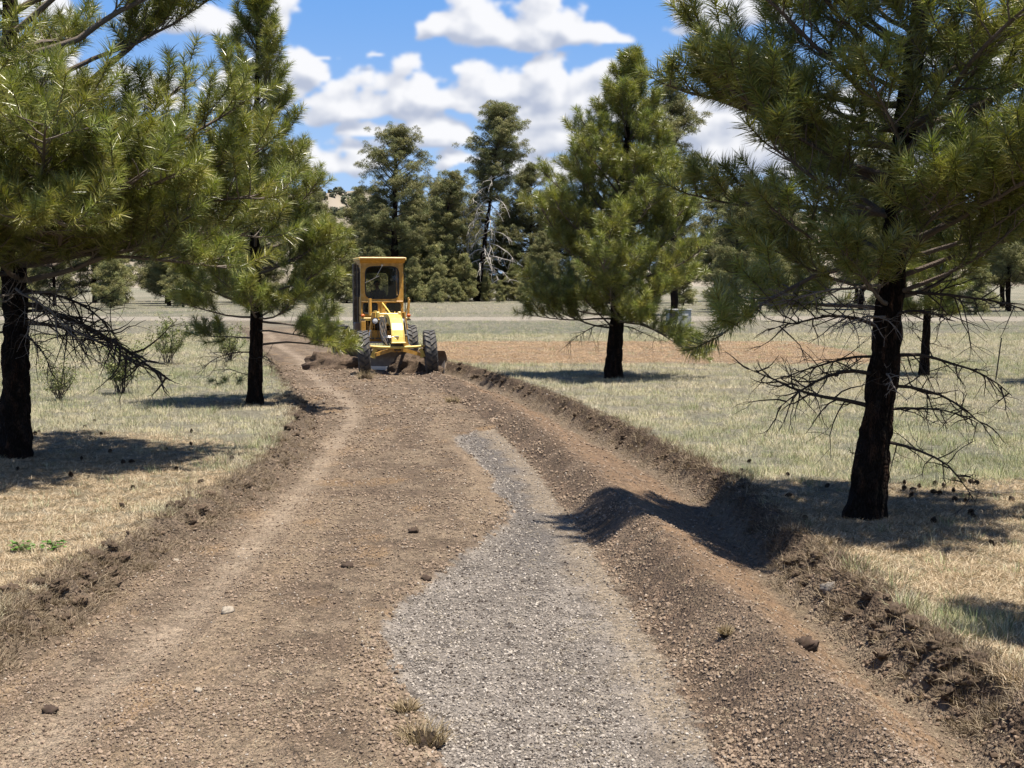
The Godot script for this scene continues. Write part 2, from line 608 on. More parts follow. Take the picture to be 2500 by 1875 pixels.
# where a point of the ground belongs: 0 meadow, 1 road, 2 windrow, 3 haul road
func zone(x: float, d: float) -> int:
	query(d)
	if d > HAUL_NEAR and d < HAUL_FAR:
		return 3
	if d >= HAUL_FAR or x < q_l - 0.1 or x > q_r + 0.1:
		return 0
	if x > q_f and d < 42.0:
		return 2
	return 1

func ground_color(x: float, d: float) -> Color:
	query(d)
	var a := g_col.get_noise_2d(x, d)
	var b := g_col.get_noise_2d(x * 3.1 + 40.0, d * 3.1)
	var fine := g_fine.get_noise_2d(x * 2.0, d * 2.0)
	var wide := g_wide.get_noise_2d(x * 1.6 + 300.0, d * 1.6)
	# meadow: pale thatch, sage patches, straw
	var c := lin(0.275, 0.258, 0.195).lerp(lin(0.205, 0.208, 0.15), smooth(-0.2, 0.4, wide + a * 0.4)).lerp(lin(0.35, 0.315, 0.24), smooth(0.0, 0.5, b + a * 0.5) * 0.7)
	# needle litter under and around the near pines
	var litter := 0.0
	for p: Vector3 in PINE_LITTER:
		var dist := Vector2(x - p.x, (d - p.y)).length() / p.z
		litter = maxf(litter, smooth(1.15, 0.7, dist + a * 0.25))
	c = c.lerp(lin(0.24, 0.188, 0.12).lerp(lin(0.304, 0.264, 0.188), smooth(-0.3, 0.4, b)), litter * 0.9)
	# mown, straw-brown strip beyond the grader
	var strip := smooth(41.5, 43.5, d + a * 2.0) * smooth(60.0, 56.5, d + b * 2.0) * smooth(-4.2, -2.6, x) * smooth(15.0, 11.0, x + a * 3.0)
	c = c.lerp(lin(0.304, 0.216, 0.148).lerp(lin(0.352, 0.28, 0.2), smooth(-0.2, 0.5, b)), strip)
	if d > HAUL_NEAR - 2.0 and d < HAUL_FAR + 2.0:
		var hr := smooth(HAUL_NEAR - 0.8, HAUL_NEAR + 0.4, d + a * 0.8) * smooth(HAUL_FAR + 0.8, HAUL_FAR - 0.4, d + a * 0.8)
		c = c.lerp(lin(0.448, 0.4, 0.328), hr)
	if d > 92.0:
		return c
	var keep := 1.0 - smooth(70.0, 90.0, d)
	var on_l := smooth(-0.28, 0.05, x - q_l + fine * 0.12 + a * 0.15)
	var on_r := smooth(0.30, -0.02, x - q_r + fine * 0.14 + a * 0.12 - 0.08)
	var on := on_l * on_r * maxf(keep, 0.35)
	if on <= 0.0:
		return c
	# spread dirt: smoothed tan where wheels went, darker where it lies in clods
	var r := lin(0.225, 0.168, 0.118).lerp(lin(0.315, 0.243, 0.172), smooth(-0.3, 0.35, a)).lerp(lin(0.155, 0.116, 0.084), smooth(0.0, 0.45, b) * 0.75)
	var long := g_col.get_noise_2d((x - q_t) * 1.1 + 13.0, d * 0.22)
	r = r.lerp(lin(0.36, 0.275, 0.19), smooth(0.02, 0.4, long) * 0.75)
	r = r.lerp(lin(0.37, 0.25, 0.145), smooth(0.28, 0.5, g_col.get_noise_2d(x * 0.8 + 60.0, d * 0.5)) * 0.7)
	# a packed ridge left by the blade's heel near the left bank
	var dr := (x + 3.34 + a * 0.05) / 0.10
	r = r.lerp(lin(0.40, 0.29, 0.185), exp(-dr * dr) * smooth(7.5, 9.0, d) * smooth(14.0, 11.5, d) * 0.9)
	# left bank face and rooty lip
	r = lin(0.172, 0.132, 0.096).lerp(r, smooth(0.15, 0.75, x - q_l))
	# wheel track, pale packed dust
	var du := (x - q_t + a * 0.05) / 0.20
	r = r.lerp(lin(0.47, 0.37, 0.27), exp(-du * du) * (0.65 + 0.35 * smooth(-0.3, 0.3, a)))
	var du3 := (x - q_t - 0.55 + a * 0.1) / 0.3
	r = r.lerp(lin(0.336, 0.24, 0.152), exp(-du3 * du3) * 0.35 * smooth(-0.1, 0.4, a))
	# the grader's right wheel pressed a smooth band beside the gravel
	var de := (x - q_g + 0.16 + a * 0.04) / 0.09
	r = r.lerp(lin(0.36, 0.27, 0.185), exp(-de * de) * smooth(15.0, 16.5, d) * smooth(24.0, 21.5, d) * 0.85)
	# bared gravel with a dusty band along the windrow's foot
	var edge := x - (q_g + fine * 0.10 + g_mid.get_noise_2d(x, d) * 0.1)
	var bare := smooth(-0.05, 0.05, edge) * smooth(25.3, 24.9, d + fine * 0.3)
	var gravel := lin(0.296, 0.26, 0.224).lerp(lin(0.376, 0.332, 0.288), smooth(-0.3, 0.4, a)).lerp(lin(0.184, 0.16, 0.14), smooth(0.1, 0.5, b))
	gravel = gravel.lerp(lin(0.176, 0.16, 0.148), smooth(0.42, 0.12, absf(x - (q_g + q_f) * 0.5 + 0.05)) * smooth(11.0, 14.5, d + a * 2.0) * 0.75)
	gravel = gravel.lerp(lin(0.376, 0.308, 0.232), smooth(0.5, 0.15, q_f - x + a * 0.25) * smooth(6.0, 9.0, d + a * 3.0))
	r = r.lerp(gravel, bare)
	# windrow: fresh turned soil; its far side smoothed and tan; ditch floor littered
	if x > q_f - 0.1:
		var soil := lin(0.144, 0.1056, 0.076).lerp(lin(0.208, 0.156, 0.112), smooth(-0.3, 0.4, a)).lerp(lin(0.224, 0.16, 0.112), smooth(0.1, 0.5, b))
		var tan := lin(0.288, 0.196, 0.124).lerp(lin(0.24, 0.168, 0.112), smooth(-0.2, 0.4, b))
		var cap := q_k - x + a * 0.2
		soil = soil.lerp(tan, smooth(0.15, -0.25, cap))
		soil = soil.lerp(lin(0.24, 0.192, 0.14), smooth(-0.60, -0.40, x - q_r) * 0.8)
		soil = soil.lerp(lin(0.128, 0.092, 0.064), smooth(-0.28, -0.1, x - q_r + fine * 0.1))
		r = r.lerp(soil, smooth(-0.05, 0.06, x - q_f + fine * 0.10 + b * 0.08))
	return c.lerp(r, on)

const PINE_LITTER: Array[Vector3] = [Vector3(3.85, 14.6, 2.9), Vector3(-7.3, 19.6, 3.6), Vector3(-5.4, 28.5, 1.2), Vector3(2.7, 36.6, 1.0), Vector3(6.4, 9.0, 2.8), Vector3(-6.2, 12.5, 3.2), Vector3(6.5, 15.5, 2.0), Vector3(5.4, 11.5, 2.6), Vector3(-5.4, 16.8, 2.3), Vector3(4.2, 8.0, 2.0)]

func make_ground() -> void:
	var xs := PackedFloat32Array()
	var x := -4.8
	while x < 3.7:
		xs.append(x)
		x += 0.036
	var step := 0.06
	while x < 3000.0:
		xs.append(x)
		step = minf(step * 1.10, maxf(0.09, (absf(x) - 7.0) * 0.12))
		x += step
	var left := PackedFloat32Array()
	x = -4.8
	step = 0.06
	while x > -3000.0:
		step = minf(step * 1.10, maxf(0.09, (absf(x) - 9.0) * 0.12))
		x -= step
		left.append(x)
	left.reverse()
	xs = left + xs
	var ds := PackedFloat32Array()
	for b: float in [-60.0, -30.0, -15.0, -8.0, -4.0, -1.0, 1.0, 2.5, 3.5, 4.2, 4.8]:
		ds.append(b)
	var d := 5.1
	while d < 5000.0:
		ds.append(d)
		d += maxf(0.03, d * 0.0043) if d < 60.0 else (d * 0.02 if d < 200.0 else d * 0.14)
	var nx := xs.size()
	var nd := ds.size()
	var hs := PackedFloat32Array()
	hs.resize(nx * nd)
	for j in nd:
		for i in nx:
			hs[j * nx + i] = ground(xs[i], ds[j])
	var pos := PackedVector3Array()
	var nor := PackedVector3Array()
	var col := PackedColorArray()
	pos.resize(nx * nd)
	nor.resize(nx * nd)
	col.resize(nx * nd)
	for j in nd:
		var j0 := maxi(j - 1, 0)
		var j1 := mini(j + 1, nd - 1)
		for i in nx:
			var i0 := maxi(i - 1, 0)
			var i1 := mini(i + 1, nx - 1)
			var k := j * nx + i
			pos[k] = Vector3(xs[i], hs[k], -ds[j])
			var gx := (hs[j * nx + i1] - hs[j * nx + i0]) / (xs[i1] - xs[i0])
			var gd := (hs[j1 * nx + i] - hs[j0 * nx + i]) / (ds[j1] - ds[j0])
			nor[k] = Vector3(-gx, 1.0, gd).normalized()
			col[k] = ground_color(xs[i], ds[j])
	var parts: Array[MB] = [MB.new(), MB.new(), MB.new(), MB.new()]
	var seen: Array[PackedInt32Array] = []
	for z in 4:
		var m := PackedInt32Array()
		m.resize(nx * nd)
		m.fill(-1)
		seen.append(m)
	for j in nd - 1:
		for i in nx - 1:
			var z := zone((xs[i] + xs[i + 1]) / 2.0, (ds[j] + ds[j + 1]) / 2.0)
			var mb := parts[z]
			var at := [0, 0, 0, 0]
			var q := 0
			for k: int in [j * nx + i, j * nx + i + 1, (j + 1) * nx + i, (j + 1) * nx + i + 1]:
				if seen[z][k] < 0:
					seen[z][k] = mb.v.size()
					mb.v.append(pos[k]); mb.n.append(nor[k]); mb.c.append(col[k])
				at[q] = seen[z][k]
				q += 1
			mb.t.append(at[0]); mb.t.append(at[2]); mb.t.append(at[1])
			mb.t.append(at[1]); mb.t.append(at[2]); mb.t.append(at[3])
	tag(put("meadow_ground", parts[0].mesh(M.thatch)), "pale dry meadow of sage green and straw grass around the dirt track", "", "", "structure")
	var road := put("dirt_road", parts[1].mesh(M.soil))
	tag(road, "freshly graded brown dirt track curving away to the left", "", "", "structure")
	tag(put("windrow", parts[2].mesh(M.soil), road), "long ridge of turned soil along the right side of the track")
	tag(put("haul_road", parts[3].mesh(M.soil)), "pale gravel road crossing behind the meadow", "", "", "structure")

func make_hills() -> void:
	# a juniper-dotted sandstone hill behind the trees, highest on the left, and a low ridge on the right
	var hn := noise(41, 0.006, 5)
	var hd := noise(42, 0.02, 3)
	for side in 2:
		var mb := MB.new()
		var nx := 150
		var nz := 40
		var x0 := -720.0 if side == 0 else 60.0
		var x1 := 120.0 if side == 0 else 900.0
		var zn := 640.0 if side == 0 else 1000.0
		var zf := 1150.0 if side == 0 else 1500.0
		var hs := PackedFloat32Array()
		for j in nz:
			for i in nx:
				var u := float(i) / (nx - 1)
				var w := float(j) / (nz - 1)
				var x := lerpf(x0, x1, u)
				var d := lerpf(zn, zf, w)
				var top := 0.0
				if side == 0:
					top = lerpf(88.0, 62.0, smooth(-420.0, -150.0, x)) * smooth(-35.0, -115.0, x)
				else:
					top = 66.0 * smooth(60.0, 260.0, x) * smooth(900.0, 700.0, x)
				var rise := smooth(0.0, 0.5, w) * smooth(1.0, 0.75, w)
				# ledges of rock
				var hh := top * rise * (1.0 + hn.get_noise_2d(x, d) * 0.35)
				var ledge := 14.0
				hh = lerpf(hh, floorf(hh / ledge) * ledge + smooth(0.55, 1.0, fposmod(hh / ledge, 1.0)) * ledge, 0.6)
				hs.append(hh + hd.get_noise_2d(x, d) * 2.5 * rise - 0.5)
		var far_rock := lin(0.24, 0.212, 0.172)
		for j in nz:
			for i in nx:
				var x := lerpf(x0, x1, float(i) / (nx - 1))
				var d := lerpf(zn, zf, float(j) / (nz - 1))
				var gx := (hs[j * nx + mini(i + 1, nx - 1)] - hs[j * nx + maxi(i - 1, 0)]) / (2.0 * (x1 - x0) / nx)
				var gd := (hs[mini(j + 1, nz - 1) * nx + i] - hs[maxi(j - 1, 0) * nx + i]) / (2.0 * (zf - zn) / nz)
				var cc := far_rock.lerp(lin(0.152, 0.132, 0.096), smooth(-0.2, 0.4, hd.get_noise_2d(x * 2.0, d * 2.0)))
				mb.add(Vector3(x, hs[j * nx + i], -d), Vector3(-gx, 1, gd).normalized(), cc)
		for j in nz - 1:
			for i in nx - 1:
				var a := j * nx + i
				mb.t.append(a); mb.t.append(a + nx); mb.t.append(a + 1)
				mb.t.append(a + 1); mb.t.append(a + nx); mb.t.append(a + nx + 1)
		var hill := put("hill", mb.mesh(M.dull))
		tag(hill, "pale rocky hill dotted with junipers behind the pines on the left" if side == 0 else "low distant ridge behind the trees on the right", "", "", "structure")
		# junipers all over it
		var rng := RandomNumberGenerator.new()
		rng.seed = 43 + side
		var where: Array[Transform3D] = []
		var cols := PackedColorArray()
		for k in 7000:
			var u := rng.randf()
			var w := rng.randf() * 0.6
			var i := clampi(int(u * (nx - 1)), 0, nx - 1)
			var j := clampi(int(w * (nz - 1)), 0, nz - 1)
			var hh := hs[j * nx + i]
			if hh < 3.0 or hd.get_noise_2d(lerpf(x0, x1, u), w * 700.0) < -0.32:
				continue
			var s := rng.randf_range(1.4, 3.1)
			where.append(Transform3D(Basis(Vector3.UP, rng.randf() * TAU).scaled(Vector3(s, s * rng.randf_range(0.8, 1.2), s)), Vector3(lerpf(x0, x1, float(i) / (nx - 1)) + rng.randf_range(-2, 2), hh + s * 0.35, -lerpf(zn, zf, float(j) / (nz - 1)))))
			var g := rng.randf_range(0.7, 1.2)
			cols.append(Color(g, g, g))
		var mj := MB.new()
		var r2 := RandomNumberGenerator.new()
		r2.seed = 47
		for k in 46:
			var o := Vector3(r2.randfn(), r2.randfn(), r2.randfn()).normalized()
			var p := o * r2.randf_range(0.55, 1.0)
			var a := o.cross(Vector3(r2.randfn(), r2.randfn(), r2.randfn())).normalized() * 0.42
			var b := o.cross(a).normalized() * 0.36
			var cc := lin(0.06, 0.068, 0.04) * r2.randf_range(0.7, 1.3)
			mj.flat_tri(p - a - b * 0.4, p + a - b * 0.4, p + b + o * 0.2, o, Color(cc.r, cc.g, cc.b))
		tag(scatter("juniper_wood", mj.mesh(M.far_needle), where, cols), "dark junipers scattered over the pale hill on the left" if side == 0 else "dark trees covering the low distant ridge on the right", "juniper", "", "stuff")

# ------------------------------------------------------------------ pines
var shoot_mesh: Array[ArrayMesh] = []
var clump_mesh: Array[ArrayMesh] = []

func make_pine_meshes() -> void:
	# a shoot: a twig end with long needles in bundles all round, denser at the tip
	for k in 5:
		var rng := RandomNumberGenerator.new()
		rng.seed = 500 + k
		var mb := MB.new()
		var ln := 0.27
		mb.tube(PackedVector3Array([Vector3(0, -0.04, 0), Vector3(0, ln * 0.5, 0), Vector3(0, ln, 0)]), PackedFloat32Array([0.006, 0.005, 0.003]), 4, lin(0.10, 0.07, 0.045))
		for j in 130:
			var y := ln * (1.0 - pow(rng.randf(), 1.15))
			var tip := y / ln
			var az := rng.randf() * TAU
			var open := deg_to_rad(rng.randf_range(38.0, 82.0) * lerpf(1.05, 0.72, tip))
			var out := Vector3(cos(az), 0, sin(az))
			var dir := (out * sin(open) + Vector3.UP * cos(open)).normalized()
			var len := rng.randf_range(0.13, 0.195)
			var side := dir.cross(Vector3(rng.randfn(), rng.randfn(), rng.randfn())).normalized() * rng.randf_range(0.0026, 0.0038)
			var p := Vector3(0, y, 0)
			var q := p + dir * len * 0.55
			var e := p + dir * len + out * len * 0.10
			var nn := side.cross(dir).normalized()
			var g := rng.randf_range(0.75, 1.3)
			var yel := rng.randf()
			var cc := lin(0.185, 0.210, 0.050).lerp(lin(0.29, 0.265, 0.08), yel * yel * 0.9)
			cc = Color(cc.r * g, cc.g * g, cc.b * g)
			var a := mb.add(p - side, nn, cc)
			var b := mb.add(p + side, nn, cc)
			var c2 := mb.add(q - side * 0.9, nn, cc)
			var d2 := mb.add(q + side * 0.9, nn, cc)
			var f := mb.add(e, nn, cc)
			mb.tri(a, b, c2); mb.tri(b, d2, c2); mb.tri(c2, d2, f)
		shoot_mesh.append(mb.mesh(M.needle))
	# a clump of shoots seen from afar
	for k in 3:
		var rng := RandomNumberGenerator.new()
		rng.seed = 600 + k
		var mb := MB.new()
		for j in 120:
			var o := Vector3(rng.randfn(), rng.randfn() * 0.7 + 0.35, rng.randfn()).normalized()
			var p := o * Vector3(0.34, 0.22, 0.34) * pow(rng.randf(), 0.4)
			var dir := (o + Vector3(rng.randfn(), rng.randfn(), rng.randfn()) * 0.45).normalized()
			var side := dir.cross(Vector3(rng.randfn(), rng.randfn(), rng.randfn())).normalized() * rng.randf_range(0.010, 0.020)
			var len := rng.randf_range(0.20, 0.36)
			var g := rng.randf_range(0.65, 1.35)
			var cc := lin(0.165 * g, 0.172 * g, 0.078 * g)  # lightened needle tone, thin distant haze put into the colour
			var nn := side.cross(dir).normalized()
			if nn.dot(o) < 0.0:
				nn = -nn
			nn = (nn + o * 0.6).normalized()
			var a := mb.add(p - side * 0.5, nn, cc)
			var b := mb.add(p + side * 0.5, nn, cc)
			var c2 := mb.add(p + dir * len * 0.6 + side, nn, cc)
			var d2 := mb.add(p + dir * len * 0.6 - side, nn, cc)
			var e := mb.add(p + dir * len, nn, cc)
			mb.tri(a, b, c2); mb.tri(a, c2, d2); mb.tri(d2, c2, e)
		clump_mesh.append(mb.mesh(M.far_needle))

var sh_t: Array = []      # shoots of the pine in hand: one list of transforms per variant
var sh_c: Array = []
var pr: RandomNumberGenerator

func shoot(at: Vector3, dir: Vector3, size: float) -> void:
	var k := pr.randi() % shoot_mesh.size()
	var y := dir.normalized()
	var x := y.cross(Vector3(pr.randfn(), pr.randfn(), pr.randfn())).normalized()
	var b := Basis(x, y, x.cross(y)).scaled(Vector3.ONE * size * pr.randf_range(0.85, 1.2))
	sh_t[k].append(Transform3D(b, at))
	var g := pr.randf_range(0.75, 1.25)
	var w := pr.randf_range(0.92, 1.12)
	sh_c[k].append(Color(g * w, g, g / w))

func bent(start: Vector3, dir: Vector3, length: float, seg: int, curve: float, wander: float) -> PackedVector3Array:
	var pts := PackedVector3Array([start])
	var p := start
	var d := dir.normalized()
	for k in seg:
		d = (d + Vector3.UP * curve / seg + Vector3(pr.randfn(), pr.randfn(), pr.randfn()) * wander).normalized()
		p += d * length / seg
		pts.append(p)
	return pts

func taper(r0: float, r1: float, m: int) -> PackedFloat32Array:
	var out := PackedFloat32Array()
	for k in m:
		out.append(lerpf(r0, r1, float(k) / (m - 1)))
	return out

func live_branch(mb: MB, start: Vector3, dir: Vector3, length: float, r0: float, curve: float, bare: float, thick := 1.0) -> void:
	var seg := clampi(int(length * 3.5), 4, 10)
	var pts := bent(start, dir, length, seg, curve, 0.09)
	var wood := lin(0.105, 0.085, 0.068).lerp(lin(0.17, 0.145, 0.125), pr.randf() * 0.6)
	mb.tube(pts, taper(r0, maxf(r0 * 0.22, 0.006), pts.size()), 6, wood)
	var count := int(length * 5.6 * thick) + 3
	var sgn := 1.0
	for k in count:
		var t := lerpf(bare, 0.98, (k + pr.randf()) / count)
		var f := t * seg
		var i := mini(int(f), seg - 1)
		var p := pts[i].lerp(pts[i + 1], f - i)
		var along := (pts[i + 1] - pts[i]).normalized()
		var side := along.cross(Vector3.UP).normalized()
		sgn = -sgn
		var td := (along * pr.randf_range(0.5, 0.9) + side * sgn * pr.randf_range(0.45, 1.0) + Vector3.UP * pr.randf_range(-0.2, 0.6)).normalized()
		var tl := clampf((1.0 - t * 0.75) * length * 0.42, 0.16, 0.85) * pr.randf_range(0.7, 1.15)
		var tp := bent(p, td, tl, 4, 0.55, 0.13)
		var tw := wood.lerp(lin(0.22, 0.195, 0.165), pr.randf() * 0.7)
		mb.tube(tp, taper(clampf(r0 * 0.3, 0.006, 0.014), 0.004, 5), 4, tw)
		if pr.randf() < 0.10:
			continue            # a bare, dead twig
		# shoots along the outer part, all turning up towards the light
		var m := maxi(1, int(tl * 3.2))
		for j in m:
			var tt := lerpf(0.22, 0.8, (j + pr.randf() * 0.5) / m)
			var ff := tt * 4.0
			var ii := mini(int(ff), 3)
			var q := tp[ii].lerp(tp[ii + 1], ff - ii)
			var qd := (tp[ii + 1] - tp[ii]).normalized()
			var sd := (qd * 0.9 + Vector3.UP * 0.30 + Vector3(pr.randfn(), pr.randfn() * 0.4, pr.randfn()) * (0.12 if j % 2 else 0.42)).normalized()
			shoot(q, sd, pr.randf_range(0.8, 1.05))
		shoot(tp[4], (tp[4] - tp[3]).normalized() + Vector3.UP * 0.25, 1.05)
	shoot(pts[seg], (pts[seg] - pts[seg - 1]).normalized() + Vector3.UP * 0.2, 1.1)

func dead_branch(mb: MB, start: Vector3, dir: Vector3, length: float, r0: float, curve: float, col: Color, few_needles := 0.0) -> void:
	var seg := 8
	var pts := bent(start, dir, length, seg, curve, 0.10)
	mb.tube(pts, taper(r0, 0.004, pts.size()), 6, col)
	var count := int(length * 11.0) + 3
	for k in count:
		var t := lerpf(0.15, 0.97, (k + pr.randf()) / count)
		var f := t * seg
		var i := mini(int(f), seg - 1)
		var p := pts[i].lerp(pts[i + 1], f - i)
		var along := (pts[i + 1] - pts[i]).normalized()
		var td := (along * pr.randf_range(0.2, 0.9) + Vector3(pr.randfn(), pr.randfn() * 0.8 - 0.1, pr.randfn()) * 0.7).normalized()
		var tl := pr.randf_range(0.25, 0.6) * length * (1.0 - t * 0.5)
		var tp := bent(p, td, tl, 5, pr.randf_range(-0.9, 0.5), 0.2)
		mb.tube(tp, taper(r0 * 0.35, 0.0025, 6), 4, col)
		for j in 3:
			var q := tp[1 + pr.randi() % 4]
			mb.tube(bent(q, td + Vector3(pr.randfn(), pr.randfn(), pr.randfn()) * 0.8, tl * pr.randf_range(0.3, 0.6), 3, pr.randf_range(-0.7, 0.5), 0.2), taper(0.0035, 0.002, 4), 3, col)
		if pr.randf() < few_needles:
			shoot(tp[5], tp[5] - tp[4] + Vector3.UP * 0.05, 0.8)

func trunk_at(h: float, H: float, lean: Vector3) -> Vector3:
	return lean * (h / H) + Vector3(sin(h * 1.1) * 0.03, 0, cos(h * 0.9) * 0.03) * minf(1.0, h * 0.5) + Vector3.UP * h

func trunk_mesh(H: float, r0: float, lean: Vector3, sides: int, step: float, s: int) -> MB:
	var mb := MB.new()
	var fn := noise(s, 1.0, 3)
	var rows := int(H / step) + 1
	for j in rows + 1:
		var h := minf(j * step, H) - 0.12
		var r := r0 * pow(maxf(1.0 - h / H, 0.0), 0.85) + 0.004
		r += r0 * 0.30 * exp(-maxf(h, 0.0) * 3.6)
		var mid := trunk_at(h, H, lean)
		for k in sides:
			var a := TAU * k / sides
			var o := Vector3(cos(a), 0, sin(a))
			# bark plates with furrows between them
			var pl := fn.get_noise_3d(o.x * r0 * 26.0, h * 2.6, o.z * r0 * 26.0)
			var rr := r * (1.0 + clampf(pl * 0.55, -0.13, 0.10)) + fn.get_noise_3d(o.x * 6.0, h * 11.0, o.z * 6.0) * 0.008
			var cc := lin(0.028, 0.021, 0.017).lerp(lin(0.080, 0.046, 0.031), smooth(0.02, 0.4, pl)).lerp(lin(0.10, 0.09, 0.08), smooth(0.25, 0.6, fn.get_noise_3d(o.x * 3.0 + 20.0, h * 1.5, o.z * 3.0)) * 0.35)
			mb.add(mid + o * rr, o, cc)
	for j in rows:
		for k in sides:
			var a0 := j * sides + k
			var a1 := j * sides + (k + 1) % sides
			mb.quad(a0, a1, a1 + sides, a0 + sides)
	# normals from the furrowed surface
	var acc := PackedVector3Array()
	acc.resize(mb.v.size())
	for k in mb.t.size() / 3:
		var a := mb.t[k * 3]
		var b := mb.t[k * 3 + 1]
		var c := mb.t[k * 3 + 2]
		var g := (mb.v[c] - mb.v[a]).cross(mb.v[b] - mb.v[a])
		acc[a] += g; acc[b] += g; acc[c] += g
	for k in acc.size():
		mb.n[k] = acc[k].normalized() if acc[k].length_squared() > 1e-14 else mb.n[k]
	return mb

func prof(pts: Array, h: float) -> float:
	for k in pts.size() - 1:
		if h <= pts[k + 1][0]:
			return lerpf(pts[k][1], pts[k + 1][1], clampf((h - pts[k][0]) / (pts[k + 1][0] - pts[k][0]), 0.0, 1.0))
	return pts[-1][1]

# az: 0 = to the right in the photograph, 90 = towards the camera, 180 = to the left
func heading(az: float, pitch: float) -> Vector3:
	var a := deg_to_rad(az)
	var p := deg_to_rad(pitch)
	return Vector3(cos(a) * cos(p), sin(p), sin(a) * cos(p))

func pine(label: String, x: float, d: float, H: float, r0: float, lean: Vector3, crown: Array, step: float, per: int, s: int, given: Array, dead: Array, opt := {}) -> Node3D:
	pr = RandomNumberGenerator.new()
	pr.seed = s
	sh_t = []
	sh_c = []
	for k in shoot_mesh.size():
		var l: Array[Transform3D] = []
		sh_t.append(l)
		sh_c.append(PackedColorArray())
	var root := thing("pine_tree", label, "pine tree", Vector3(x, ground(x, d), -d), 0.0, "pines along the track")
	put("trunk", trunk_mesh(H, r0, lean, 26, 0.055, s).mesh(M.bark), root)
	var h: float = crown[0][0]
	var turn := pr.randf() * 360.0
	while h < H - 0.25:
		var u := h / H
		for k in (per if u < 0.6 else per - 1):
			var ln := prof(crown, h) * pr.randf_range(0.72, 1.1)
			if ln < 0.12:
				continue
			var az := turn + 360.0 * k / per + pr.randf_range(-22, 22)
			if opt.has("open"):
				# a side of the crown that light comes through
				var gap: Vector3 = opt.open
				if h > opt.get("open_from", 0.0) and absf(angle_difference(deg_to_rad(az), deg_to_rad(gap.x))) < deg_to_rad(gap.y) and pr.randf() < gap.z:
					continue
			var pitch := lerpf(opt.get("low", 2.0), opt.get("high", 50.0), pow(clampf((h - crown[0][0]) / (H - crown[0][0]), 0.0, 1.0), 1.3)) + pr.randf_range(-8, 8)
			var mb := MB.new()
			live_branch(mb, trunk_at(h + pr.randf_range(-0.1, 0.1), H, lean), heading(az, pitch), ln, clampf(0.012 + ln * 0.0105, 0.014, 0.06), opt.get("curve", 0.42), lerpf(0.42, 0.15, u), opt.get("thick", 1.0))
			put("branch", mb.mesh(M.wood), root)
		turn += 137.5
		h += step * lerpf(0.9, 1.15, u) * pr.randf_range(0.85, 1.15)
	# leader
	var lead := MB.new()
	for k in 10:
		shoot(trunk_at(H - 0.07 * k, H, lean), Vector3(pr.randfn() * 0.35, 1.0, pr.randfn() * 0.35), 1.0)
	for b in given:
		var mb := MB.new()
		live_branch(mb, trunk_at(b[0], H, lean), heading(b[1], b[3]), b[2], b[5], b[4], b[6] if b.size() > 6 else 0.35, opt.get("thick", 1.0))
		put("branch", mb.mesh(M.wood), root)
	for b in dead:
		var mb := MB.new()
		dead_branch(mb, trunk_at(b[0], H, lean), heading(b[1], b[3]), b[2], b[5], b[4], b[6] if b.size() > 6 else lin(0.055, 0.045, 0.038), b[7] if b.size() > 7 else 0.0)
		put("dead_branch", mb.mesh(M.wood), root)
	for k in shoot_mesh.size():
		tag(scatter("crown", shoot_mesh[k], sh_t[k], sh_c[k], root), "", "", "", "stuff")
	return root

